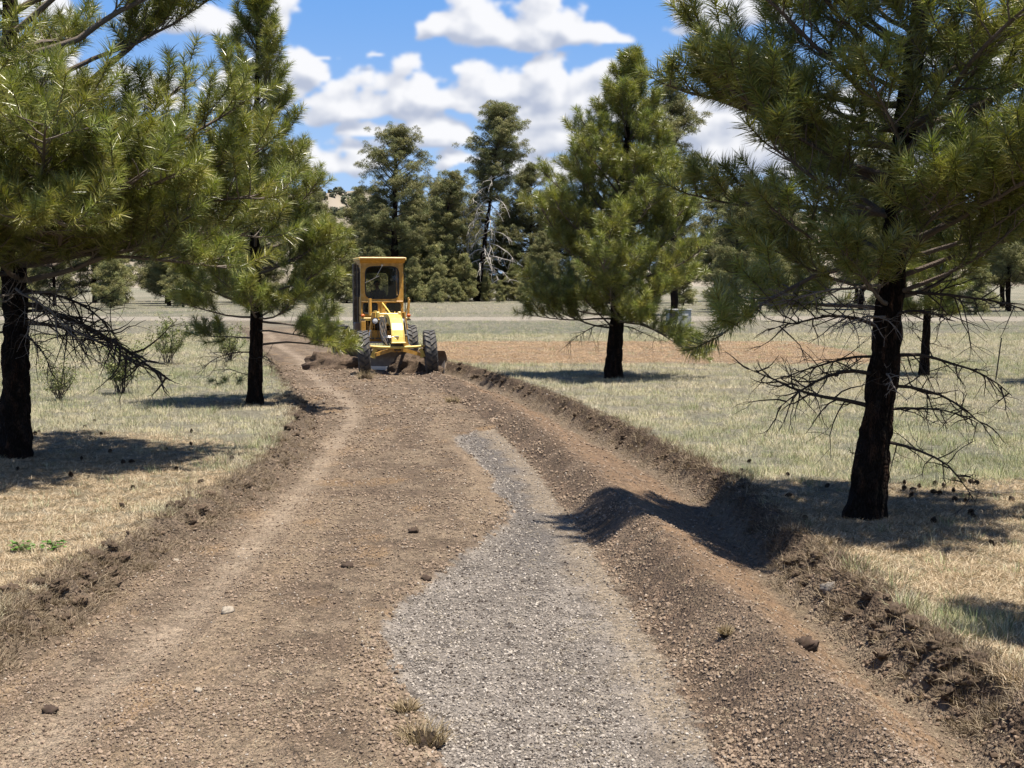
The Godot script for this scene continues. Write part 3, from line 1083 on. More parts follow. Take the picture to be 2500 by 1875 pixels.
func make_near_pines() -> void:
	var grey := lin(0.20, 0.175, 0.15)  # paler dead wood: sunlight put into the colour of some branches
	# right foreground, in its own shade, leaning a little to the right
	pine("tall pine in the right foreground with bare twiggy lower branches and a dark leaning trunk", 3.85, 14.6, 9.4, 0.18, Vector3(0.85, 0, 0), [[2.35, 1.7], [3.0, 2.2], [4.2, 2.5], [5.4, 2.45], [6.5, 2.0], [8.0, 1.1], [9.4, 0.15]], 0.44, 5, 701,
		[[4.2, 177, 2.65, 5, 0.4, 0.05], [4.45, 188, 2.6, 8, 0.4, 0.045], [4.0, 168, 2.4, 8, 0.4, 0.045], [3.2, 20, 2.8, 8, 0.3, 0.045], [3.6, -12, 2.8, 10, 0.35, 0.045], [2.9, 42, 2.6, 6, 0.3, 0.04], [4.2, 10, 2.7, 14, 0.4, 0.045], [3.0, 65, 2.5, 4, 0.3, 0.04], [3.6, 170, 2.5, 14, 0.35, 0.04], [3.3, 200, 2.3, 4, 0.3, 0.04], [2.75, 176, 2.1, 10, -0.15, 0.036, 0.5], [2.6, 10, 2.0, 12, 0.0, 0.036, 0.5], [3.1, 95, 1.9, 12, 0.5, 0.035], [3.9, 80, 2.0, 18, 0.5, 0.035], [4.5, 100, 1.8, 25, 0.5, 0.035]],
		[[1.55, 172, 1.45, 18, -0.5, 0.028], [1.20, 186, 1.55, 12, 0.1, 0.03], [2.05, 165, 1.5, 22, -0.9, 0.025], [1.75, 200, 1.2, 15, -0.5, 0.02],
		 [1.75, 8, 1.45, 20, -1.3, 0.026], [1.45, -8, 1.35, 12, -0.9, 0.024], [1.2, 12, 1.1, 2, -0.7, 0.02], [0.85, 2, 1.35, 8, -1.2, 0.022], [1.6, 95, 0.6, 15, -0.6, 0.016, grey], [2.2, 60, 1.1, 10, -0.6, 0.018], [2.2, 120, 1.2, 10, -0.6, 0.018, grey], [0.72, 180, 0.28, 4, 0.0, 0.014], [2.45, 20, 1.6, 16, -0.7, 0.024], [2.5, 150, 1.5, 14, -0.6, 0.022, grey]], {"low": 4.0, "thick": 0.95})
	# left foreground, cut by the frame
	pine("large pine at the left edge with thick limbs above bare drooping lower branches", -7.32, 19.8, 11.5, 0.205, Vector3(0.15, 0, 0), [[2.75, 2.6], [3.6, 3.0], [5.0, 2.9], [6.5, 2.9], [8.5, 2.2], [11.5, 0.15]], 0.50, 5, 811,
		[[4.6, -4, 3.7, 36, 0.1, 0.075, 0.5], [5.75, 6, 3.6, 18, 0.35, 0.06, 0.45], [5.35, -20, 3.2, 10, 0.3, 0.05, 0.45], [6.4, 2, 3.8, 20, 0.2, 0.05], [6.1, 25, 3.4, 24, 0.3, 0.05],
		 [3.0, 84, 4.4, 0, 0.3, 0.05], [3.4, 54, 4.5, 2, 0.3, 0.05], [3.8, 78, 4.3, 4, 0.3, 0.05], [3.1, 8, 4.0, 3, 0.25, 0.05], [3.5, 22, 4.1, 4, 0.25, 0.05], [3.2, 38, 4.1, 1, 0.3, 0.05], [3.8, 14, 3.9, 6, 0.25, 0.05], [2.9, 50, 4.0, 0, 0.3, 0.05], [3.6, 52, 4.0, 4, 0.3, 0.05], [3.0, 66, 4.0, 0, 0.3, 0.05], [4.0, 34, 3.8, 6, 0.3, 0.05], [3.4, 0, 3.9, 3, 0.25, 0.05], [2.65, 60, 3.4, -5, 0.35, 0.045], [2.6, 36, 3.6, -4, 0.3, 0.05], [2.7, 88, 3.2, -4, 0.3, 0.045], [2.8, 110, 3.4, 0, 0.3, 0.045], [3.2, 75, 3.6, 2, 0.35, 0.05], [3.5, 95, 3.6, 4, 0.35, 0.05], [3.0, 48, 3.7, 0, 0.35, 0.05], [3.7, 62, 3.5, 6, 0.4, 0.05], [3.3, 12, 3.7, 2, 0.3, 0.05], [2.85, 28, 3.8, -2, 0.3, 0.05], [3.5, 40, 3.5, 6, 0.5, 0.05], [3.3, 25, 3.6, 2, 0.4, 0.05], [3.0, 52, 3.0, 2, 0.55, 0.045], [3.9, 32, 3.2, 10, 0.4, 0.05], [3.4, 70, 2.8, 6, 0.5, 0.045], [4.1, 58, 2.6, 14, 0.6, 0.045], [2.9, 18, 3.0, 4, 0.2, 0.045], [2.7, 80, 2.4, 2, 0.4, 0.04], [3.1, 5, 3.0, 4, 0.2, 0.045]],
		[[2.25, 2, 2.6, 12, -0.75, 0.05], [1.95, 12, 2.2, 12, -0.9, 0.036], [2.1, -20, 2.0, 10, -0.8, 0.03], [2.45, 30, 2.3, 4, -0.6, 0.03], [1.8, 45, 1.4, 6, -0.9, 0.022], [2.4, 80, 1.6, 4, -0.6, 0.024, grey], [2.5, 60, 2.0, 6, -0.4, 0.024, grey], [1.85, 170, 1.2, 5, -0.8, 0.022]], {"low": 4.0, "open": Vector3(20, 85, 0.85), "open_from": 4.3})
	# young pine left of the grader
	pine("young pine with a thin dark trunk on the grass left of the track bend", -5.42, 28.4, 8.6, 0.145, Vector3(0.15, 0, 0), [[1.75, 1.7], [2.4, 1.95], [3.6, 1.85], [4.7, 1.35], [5.4, 1.05], [6.6, 1.0], [7.6, 0.65], [8.6, 0.12]], 0.50, 5, 921,
		[[1.25, -3, 1.9, 12, -0.2, 0.03, 0.5], [1.55, 28, 1.7, 2, -0.35, 0.026, 0.5], [1.4, 200, 1.3, 2, -0.2, 0.024, 0.5], [2.3, 5, 2.1, 6, 0.3, 0.03], [2.8, 15, 2.1, 10, 0.3, 0.03]],
		[[0.62, 178, 0.9, 2, 0.1, 0.012, lin(0.07, 0.06, 0.05), 0.7], [1.1, 175, 1.3, 4, -0.5, 0.018], [1.0, 60, 0.9, 2, -0.5, 0.014]], {"low": -2.0, "high": 62.0, "curve": 0.6})
	# dense pine right of the grader
	pine("dense cone shaped pine standing alone in the meadow right of the grader", 2.72, 36.4, 8.45, 0.21, Vector3(0.42, 0, 0), [[1.45, 2.1], [2.0, 2.75], [2.7, 2.75], [3.8, 2.5], [4.9, 2.0], [5.9, 1.5], [7.0, 1.05], [7.8, 0.55], [8.45, 0.1]], 0.36, 5, 1031,
		[[1.55, 2, 2.5, -2, -0.2, 0.036], [1.7, 30, 2.3, -4, 0.0, 0.034], [1.6, 178, 2.5, 0, 0.0, 0.034], [1.65, 90, 2.0, -2, 0.2, 0.03]],
		[[1.45, 170, 1.6, 0, -0.9, 0.02], [1.4, 20, 1.3, 2, -0.9, 0.018]], {"low": 2.0, "high": 58.0, "curve": 0.55, "thick": 1.1})
	# a young pine behind the right one, its thin stem showing beyond the trunk
	pine("slim young pine standing in the grass behind the right foreground pine", 11.3, 37.0, 5.6, 0.12, Vector3(0.1, 0, 0), [[1.6, 1.0], [2.4, 1.3], [3.8, 0.9], [5.6, 0.1]], 0.45, 5, 1141, [], [[0.9, 10, 0.7, 2, -0.3, 0.012], [1.2, 170, 0.8, 4, -0.3, 0.012]], {"low": 5.0, "high": 58.0})
	# beside the track, outside the picture on the right: their crowns shade the verge
	pine("broad pine beside the track just outside the right edge of the view", 6.35, 9.0, 7.2, 0.18, Vector3(0.2, 0, 0), [[1.9, 2.4], [2.8, 2.7], [4.2, 1.9], [5.8, 1.1], [7.2, 0.1]], 0.40, 5, 1251, [], [], {"low": 2.0})
	pine("pine in the meadow just outside the right edge of the view", 15.6, 33.5, 8.2, 0.2, Vector3(0, 0, 0), [[1.5, 2.2], [2.4, 2.5], [4.4, 2.0], [6.6, 1.1], [8.2, 0.1]], 0.42, 5, 1361, [], [], {"low": 2.0, "high": 55.0})

# ------------------------------------------------------------------ the stand behind the meadow
func far_pine(called: String, label: String, x: float, d: float, H: float, r0: float, lean: Vector3, crown: Array, s: int, opt := {}) -> Node3D:
	pr = RandomNumberGenerator.new()
	pr.seed = s
	var root := thing(called, label, "pine tree", Vector3(x, ground(x, d) - 0.05, -d), 0.0, opt.get("group", "pines of the far stand"))
	put("trunk", trunk_mesh(H, r0, lean, 10, H / 40.0, s).mesh(M.bark), root)
	var limbs := MB.new()
	var where: Array = []
	var cols: Array = []
	for k in 3:
		var l: Array[Transform3D] = []
		where.append(l)
		cols.append(PackedColorArray())
	var h: float = crown[0][0]
	var size: float = opt.get("size", 1.0)
	var turn := pr.randf() * 360.0
	var tint: float = opt.get("tint", 1.0)
	while h < H:
		var per: int = opt.get("per", 4)
		for k in per:
			var ln := prof(crown, h) * pr.randf_range(0.55, 1.15)
			if ln < 0.3 or pr.randf() < opt.get("gaps", 0.1):
				continue
			var u: float = (h - crown[0][0]) / maxf(H - crown[0][0], 0.1)
			var dir := heading(turn + 360.0 * k / per + pr.randf_range(-30, 30), lerpf(opt.get("low", -6.0), opt.get("high", 45.0), u) + pr.randf_range(-10, 10))
			var pts := bent(trunk_at(h, H, lean), dir, ln, 5, opt.get("curve", 0.5), 0.16)
			limbs.tube(pts, taper(clampf(0.025 + ln * 0.016, 0.03, 0.14), 0.02, 6), 5, lin(0.085, 0.07, 0.058))
			var m := int(ln / (0.34 * size) * opt.get("fill", 1.0)) + 2
			for j in m:
				var t := lerpf(0.32, 1.0, sqrt((j + pr.randf()) / m))
				var f := t * 5.0
				var i := mini(int(f), 4)
				var spread := 0.16 * ln + 0.2
				var p := pts[i].lerp(pts[i + 1], f - i) + Vector3(pr.randfn(), pr.randfn() * 0.45 + 0.15, pr.randfn()) * spread * t
				var v := pr.randi() % 3
				var sc := size * pr.randf_range(0.75, 1.3)
				where[v].append(Transform3D(Basis(Vector3.UP, pr.randf() * TAU).rotated(Vector3.RIGHT, pr.randfn() * 0.25).scaled(Vector3(sc, sc * 0.9, sc)), p))
				var g := tint * pr.randf_range(0.72, 1.28)
				cols[v].append(Color(g * pr.randf_range(0.95, 1.15), g, g * 0.95))
		turn += 137.5
		h += opt.get("step", 0.55) * size * pr.randf_range(0.8, 1.2)
	# a tuft at the top
	for j in 6:
		where[0].append(Transform3D(Basis(Vector3.UP, pr.randf() * TAU).scaled(Vector3.ONE * size * 0.8), trunk_at(H, H, lean) + Vector3(pr.randfn() * 0.25, pr.randfn() * 0.2 - 0.1 * j, pr.randfn() * 0.25) * size))
		cols[0].append(Color(tint, tint, tint))
	if limbs.v.size():
		put("limbs", limbs.mesh(M.wood), root)
	# long dead limbs hanging below the crown
	if opt.has("dead"):
		for b in opt.dead:
			var mb := MB.new()
			var dp := bent(trunk_at(b[0], H, lean), heading(b[1], b[3]), b[2], 8, b[4], 0.14)
			mb.tube(dp, taper(0.09, 0.02, 9), 5, lin(0.40, 0.37, 0.335))
			for q in 9:
				var p := dp[2 + pr.randi() % 6]
				mb.tube(bent(p, Vector3(pr.randfn(), pr.randfn() - 0.8, pr.randfn()), pr.randf_range(0.6, 1.8), 4, -0.6, 0.25), taper(0.045, 0.016, 5), 4, lin(0.38, 0.35, 0.31))
			put("dead_branch", mb.mesh(M.wood), root)
	for k in 3:
		tag(scatter("crown", clump_mesh[k], where[k], cols[k], root), "", "", "", "stuff")
	return root

func copy_pine(o: Node3D, called: String, label: String, x: float, d: float, scale_by: float, turn: float, group: String) -> void:
	var c := o.duplicate()
	c.name = numbered(called)
	add_child(c)
	c.position = Vector3(x, ground(x, d) - 0.05, -d)
	c.rotation.y = turn
	c.scale = Vector3.ONE * scale_by
	tag(c, label, "pine tree", group)

func make_far_pines() -> void:
	far_pine("far_pine", "broad old pine with a forked dark trunk behind the grader cab", -15.3, 175.0, 21.5, 0.62, Vector3(0.4, 0, 0), [[5.0, 3.4], [9.0, 4.6], [13.0, 5.0], [17.0, 4.6], [19.5, 3.2], [21.5, 1.0]], 2001, {"gaps": 0.2, "low": 0.0, "high": 40.0, "tint": 1.0, "step": 0.62, "per": 4, "fill": 1.35})
	far_pine("far_pine", "leaning slim pine between the two tall old pines", -10.9, 180.0, 16.8, 0.32, Vector3(3.3, 0, 0), [[6.0, 1.6], [10.0, 2.4], [14.0, 2.6], [16.8, 0.8]], 2002, {"gaps": 0.2, "step": 0.65, "fill": 1.4})
	var dead := []
	for k in 30:
		dead.append([4.5 + k * 0.44, [-20, 35, 95, 150, 10, 60, 120, 75][k % 8] + k * 3.0, 3.6 + (k * 37 % 10) * 0.3, 18.0 - (k * 13 % 24), -1.45])
	far_pine("far_pine", "tallest old pine with a skirt of pale dead limbs below its crown", -4.8, 185.0, 25.6, 0.42, Vector3(3.4, 0, 0), [[13.5, 2.0], [16.0, 3.6], [18.5, 4.4], [21.5, 4.4], [24.0, 3.0], [25.6, 0.8]], 2003, {"gaps": 0.1, "low": 5.0, "high": 50.0, "tint": 1.05, "dead": dead, "step": 0.55, "fill": 1.5})
	far_pine("far_pine", "dark full pine just right of the dead limbed pine", 2.6, 195.0, 19.0, 0.36, Vector3(0.2, 0, 0), [[3.0, 3.6], [6.0, 4.6], [10.0, 4.4], [14.0, 3.4], [17.0, 2.0], [19.0, 0.6]], 2004, {"tint": 0.9, "step": 0.6, "fill": 1.5})
	far_pine("far_pine", "open pine with rounded tufts rising behind the dense meadow pine", 12.6, 105.0, 17.2, 0.30, Vector3(-0.4, 0, 0), [[5.0, 2.2], [8.5, 3.2], [12.0, 3.3], [15.0, 2.4], [17.2, 0.8]], 2005, {"gaps": 0.25, "tint": 1.0, "size": 0.8, "step": 0.7, "fill": 1.3})
	# kinds of which the rest of the stand is made
	var full := far_pine("far_pine", "full green pine in the stand behind the left foreground pines", -31.0, 168.0, 15.0, 0.28, Vector3.ZERO, [[1.5, 3.2], [4.0, 3.9], [8.0, 3.3], [12.0, 1.9], [15.0, 0.4]], 2006, {"tint": 0.95, "step": 0.6, "fill": 1.4, "group": "pines of the far stand on the left"})
	var young := far_pine("young_pine", "bushy young pine growing at the near edge of the far stand", -6.3, 180.0, 6.2, 0.10, Vector3.ZERO, [[0.4, 1.7], [1.4, 1.9], [3.2, 1.4], [5.0, 0.7], [6.2, 0.2]], 2007, {"tint": 1.25, "size": 0.8, "step": 0.5, "per": 5, "low": 6.0, "high": 60.0, "gaps": 0.05, "group": "young pines along the far stand"})
	var loose := far_pine("far_pine", "loose crowned pine in the stand behind the right foreground pine", 33.0, 128.0, 14.5, 0.26, Vector3(0.3, 0, 0), [[3.0, 2.4], [6.0, 3.2], [10.0, 2.8], [13.0, 1.5], [14.5, 0.4]], 2008, {"tint": 0.95, "gaps": 0.15, "step": 0.6, "fill": 1.4, "group": "pines of the far stand on the right"})
	var rng := RandomNumberGenerator.new()
	rng.seed = 2100
	for a in [[-19.5, 184, 0.62], [-22.5, 170, 0.7], [-26.0, 182, 0.85], [-36.0, 178, 0.95], [-42.0, 165, 1.05], [-47.0, 185, 0.9], [-53.0, 172, 1.1], [-59.0, 160, 0.95], [-65.0, 180, 1.0], [-72.0, 168, 1.0], [-38.0, 150, 0.7], [-50.0, 148, 0.75], [-62.0, 140, 0.85], [-28.0, 195, 1.0]]:
		copy_pine(full, "far_pine", "full green pine in the stand behind the left foreground pines", a[0], a[1], a[2], rng.randf() * TAU, "pines of the far stand on the left")
	for a in [[-13.0, 188, 1.0], [-8.0, 192, 1.05], [-19.0, 190, 0.95], [-1.0, 198, 0.95], [6.5, 200, 1.1], [10.5, 192, 1.0], [15.0, 196, 1.1], [-11.0, 198, 1.1], [-5.5, 200, 1.0], [-22.0, 196, 1.05], [4.0, 178, 0.6], [-15.5, 200, 0.9]]:
		copy_pine(full, "filler_pine", "dark mid height pine filling the stand between the tall pines", a[0], a[1], a[2], rng.randf() * TAU, "mid height pines between the tall ones")
	for a in [[24.0, 135, 0.85], [29.0, 150, 0.95], [38.0, 140, 1.0], [44.0, 120, 0.9], [50.0, 138, 1.0], [57.0, 126, 0.95], [63.0, 140, 1.0], [20.0, 168, 0.9], [27.0, 180, 1.1], [34.0, 172, 1.0], [42.0, 165, 1.1], [19.5, 118, 0.72], [70.0, 130, 1.0]]:
		copy_pine(loose, "far_pine", "loose crowned pine in the stand behind the right foreground pine", a[0], a[1], a[2], rng.randf() * TAU, "pines of the far stand on the right")
	for a in [[-3.4, 184, 0.55], [-10.0, 176, 1.15], [-12.6, 172, 0.9], [-14.0, 178, 1.3], [-17.0, 170, 1.1], [-8.0, 183, 0.9], [0.2, 188, 0.8], [2.2, 182, 0.7], [-20.5, 168, 1.2], [5.2, 186, 0.9], [-24.0, 160, 1.0], [-29.0, 150, 0.9], [-34.0, 140, 1.0], [8.5, 180, 1.0], [13.0, 175, 0.9], [19.0, 150, 0.8], [-40.0, 135, 0.9], [26.0, 122, 0.8], [31.0, 112, 0.7], [37.0, 108, 0.8], [-48.0, 130, 1.0], [-5.0, 190, 1.25], [-16.0, 182, 1.4], [-11.5, 184, 1.5], [3.8, 192, 1.4], [-1.6, 176, 0.45], [-7.2, 172, 0.5], [-9.4, 168, 0.6], [1.2, 172, 0.4], [4.4, 170, 0.5], [20.0, 128, 0.9], [23.0, 118, 0.8], [28.5, 130, 1.0], [34.0, 120, 0.9], [40.0, 126, 1.0], [46.0, 112, 0.8], [52.0, 124, 1.0], [58.0, 116, 0.9], [-32.0, 158, 1.1], [-44.0, 150, 1.1], [-55.0, 150, 1.2], [-25.5, 172, 1.2], [-37.5, 162, 1.3]]:
		copy_pine(young, "young_pine", "bushy young pine growing at the near edge of the far stand", a[0], a[1], a[2], rng.randf() * TAU, "young pines along the far stand")

# ------------------------------------------------------------------ the motor grader
# own axes: x to the right as the camera sees it, y up, z forward (towards the camera); origin on the ground under the front axle
func paint(base: Color, rough: float, s: int) -> StandardMaterial3D:
	# old enamel: sun-bleached blotches, scuffs and dust
	var m := StandardMaterial3D.new()
	var n := noise(s, 0.012, 5)
	var g := Gradient.new()
	g.offsets = PackedFloat32Array([0.0, 0.3, 0.55, 0.8, 1.0])
	g.colors = PackedColorArray([base.lerp(lin(0.1408, 0.088, 0.044), 0.55).linear_to_srgb(), (base * 0.86).linear_to_srgb(), base.linear_to_srgb(), base.lerp(lin(0.528, 0.44, 0.264), 0.18).linear_to_srgb(), base.lerp(lin(0.396, 0.3168, 0.2112), 0.45).linear_to_srgb()])
	m.albedo_texture = noise_tex(n, 512, g)
	m.uv1_triplanar = true
	m.uv1_scale = Vector3.ONE * 0.9
	m.roughness = rough
	m.roughness_texture = noise_tex(noise(s + 1, 0.02, 4), 256, ramp([[0.0, 0.75], [1.0, 1.0]]))
	m.metallic_specular = 0.45
	return m

func plain(c: Color, rough: float, metal := 0.0) -> StandardMaterial3D:
	var m := StandardMaterial3D.new()
	m.albedo_color = c.linear_to_srgb()
	m.roughness = rough
	m.metallic = metal
	return m

func rounded(a: float, b: float, th: float, e := 6.0) -> Vector2:
	var cs := cos(th)
	var sn := sin(th)
	var r := 1.0 / pow(pow(absf(cs / a), e) + pow(absf(sn / b), e), 1.0 / e)
	return Vector2(cs, sn) * r

# a sheet from (x0, y0) to (x1, y1) with a rounded window opening
func sheet_with_hole(mb: MB, x0: float, x1: float, y0: float, y1: float, hc: Vector2, hs: Vector2, z: float, thick: float, xf := Transform3D()) -> void:
	var angs := []
	for k in 48:
		angs.append(TAU * k / 48.0)
	for p: Vector2 in [Vector2(x0, y0), Vector2(x1, y0), Vector2(x1, y1), Vector2(x0, y1)]:
		angs.append(fposmod((p - hc).angle(), TAU))
	angs.sort()
	var inner: Array[Vector2] = []
	var outer: Array[Vector2] = []
	for a: float in angs:
		inner.append(hc + rounded(hs.x, hs.y, a))
		var d := Vector2(cos(a), sin(a))
		var t := 1e9
		if d.x > 1e-6: t = minf(t, (x1 - hc.x) / d.x)
		if d.x < -1e-6: t = minf(t, (x0 - hc.x) / d.x)
		if d.y > 1e-6: t = minf(t, (y1 - hc.y) / d.y)
		if d.y < -1e-6: t = minf(t, (y0 - hc.y) / d.y)
		outer.append(hc + d * t)
	var w := Color.WHITE
	for k in angs.size():
		var j := (k + 1) % angs.size()
		for s: float in [1.0, -1.0]:
			var zz := z + thick * 0.5 * s
			mb.flat_quad(xf * Vector3(inner[k].x, inner[k].y, zz), xf * Vector3(outer[k].x, outer[k].y, zz), xf * Vector3(outer[j].x, outer[j].y, zz), xf * Vector3(inner[j].x, inner[j].y, zz), xf.basis * Vector3(0, 0, s), w)
		var mid := (inner[k] + inner[j]) / 2.0
		mb.flat_quad(xf * Vector3(inner[k].x, inner[k].y, z - thick / 2), xf * Vector3(inner[j].x, inner[j].y, z - thick / 2), xf * Vector3(inner[j].x, inner[j].y, z + thick / 2), xf * Vector3(inner[k].x, inner[k].y, z + thick / 2), xf.basis * Vector3(hc.x - mid.x, hc.y - mid.y, 0), w)
		var om := (outer[k] + outer[j]) / 2.0
		if (outer[k] - outer[j]).length() > 1e-4:
			mb.flat_quad(xf * Vector3(outer[k].x, outer[k].y, z - thick / 2), xf * Vector3(outer[j].x, outer[j].y, z - thick / 2), xf * Vector3(outer[j].x, outer[j].y, z + thick / 2), xf * Vector3(outer[k].x, outer[k].y, z + thick / 2), xf.basis * Vector3(om.x - hc.x, om.y - hc.y, 0), w)

func window(parent: Node3D, hc: Vector2, hs: Vector2, z: float, xf: Transform3D, rubber: Material, glass: Material) -> MeshInstance3D:
	var ring := PackedVector3Array()
	for k in 44:
		var p := hc + rounded(hs.x, hs.y, TAU * k / 44.0)
		ring.append(xf * Vector3(p.x, p.y, z + 0.022))
	var mb := MB.new()
	mb.tube(ring, PackedFloat32Array([0.02]), 6, Color.WHITE, true)
	var o := put("window_seal", mb.mesh(rubber), parent)
	var g := MB.new()
	var nn := xf.basis * Vector3(0, 0, 1)
	var mid := g.add(xf * Vector3(hc.x, hc.y, z + 0.012), nn, Color.WHITE)
	var rim := []
	for k in 44:
		var p := hc + rounded(hs.x, hs.y, TAU * k / 44.0) * 1.0
		rim.append(g.add(xf * Vector3(p.x, p.y, z + 0.012), nn, Color.WHITE))
	for k in 44:
		g.tri(mid, rim[k], rim[(k + 1) % 44])
	put("pane", g.mesh(glass), o)
	return o

func tyre_mesh(r: float, w: float, mat: Material) -> ArrayMesh:
	# axis along X
	var mb := MB.new()
	var xf := Transform3D(Basis(Vector3(0, 0, -1), Vector3(1, 0, 0), Vector3(0, -1, 0)), Vector3.ZERO)
	var black := Color.WHITE
	var h := w / 2.0
	var body := r - 0.032
	mb.lathe(PackedVector2Array([Vector2(r * 0.50, -h * 0.72), Vector2(r * 0.60, -h * 0.95), Vector2(r * 0.78, -h * 1.02), Vector2(r * 0.90, -h * 0.97), Vector2(body, -h * 0.78), Vector2(body, h * 0.78), Vector2(r * 0.90, h * 0.97), Vector2(r * 0.78, h * 1.02), Vector2(r * 0.60, h * 0.95), Vector2(r * 0.50, h * 0.72), Vector2(r * 0.50, -h * 0.72)]), 40, black, xf)
	# slanted lugs from each shoulder to the middle, offset left and right
	var m := 22
	for k in m:
		for s: float in [-1.0, 1.0]:
			var a := TAU * (k + (0.5 if s > 0 else 0.0)) / m
			var pts := [[0.03, 0.10], [0.45, 0.03], [0.80, -0.05], [0.99, -0.09]]
			for q in 3:
				var x0: float = pts[q][0] * h * s
				var x1: float = pts[q + 1][0] * h * s
				var a0: float = a + pts[q][1]
				var a1: float = a + pts[q + 1][1]
				var t := 0.085
				var r0 := r if q < 2 else r
				var r1 := r if q < 2 else r * 0.93
				var f := func(x: float, an: float, rr: float) -> Vector3: return Vector3(x, cos(an) * rr, sin(an) * rr)
				var p := [f.call(x0, a0 - t, r0), f.call(x0, a0 + t, r0), f.call(x1, a1 + t, r1), f.call(x1, a1 - t, r1)]
				var lo := [f.call(x0, a0 - t, body - 0.01), f.call(x0, a0 + t, body - 0.01), f.call(x1, a1 + t, minf(body, r1) - 0.03), f.call(x1, a1 - t, minf(body, r1) - 0.03)]
				var mid: Vector3 = (p[0] + p[1] + p[2] + p[3]) / 4.0
				mb.flat_quad(p[0], p[1], p[2], p[3], Vector3(0, mid.y, mid.z), black)
				for e in 4:
					var e1 := (e + 1) % 4
					mb.flat_quad(p[e], p[e1], lo[e1], lo[e], (p[e] + p[e1]) / 2.0 - mid, black)
	return mb.mesh(mat)

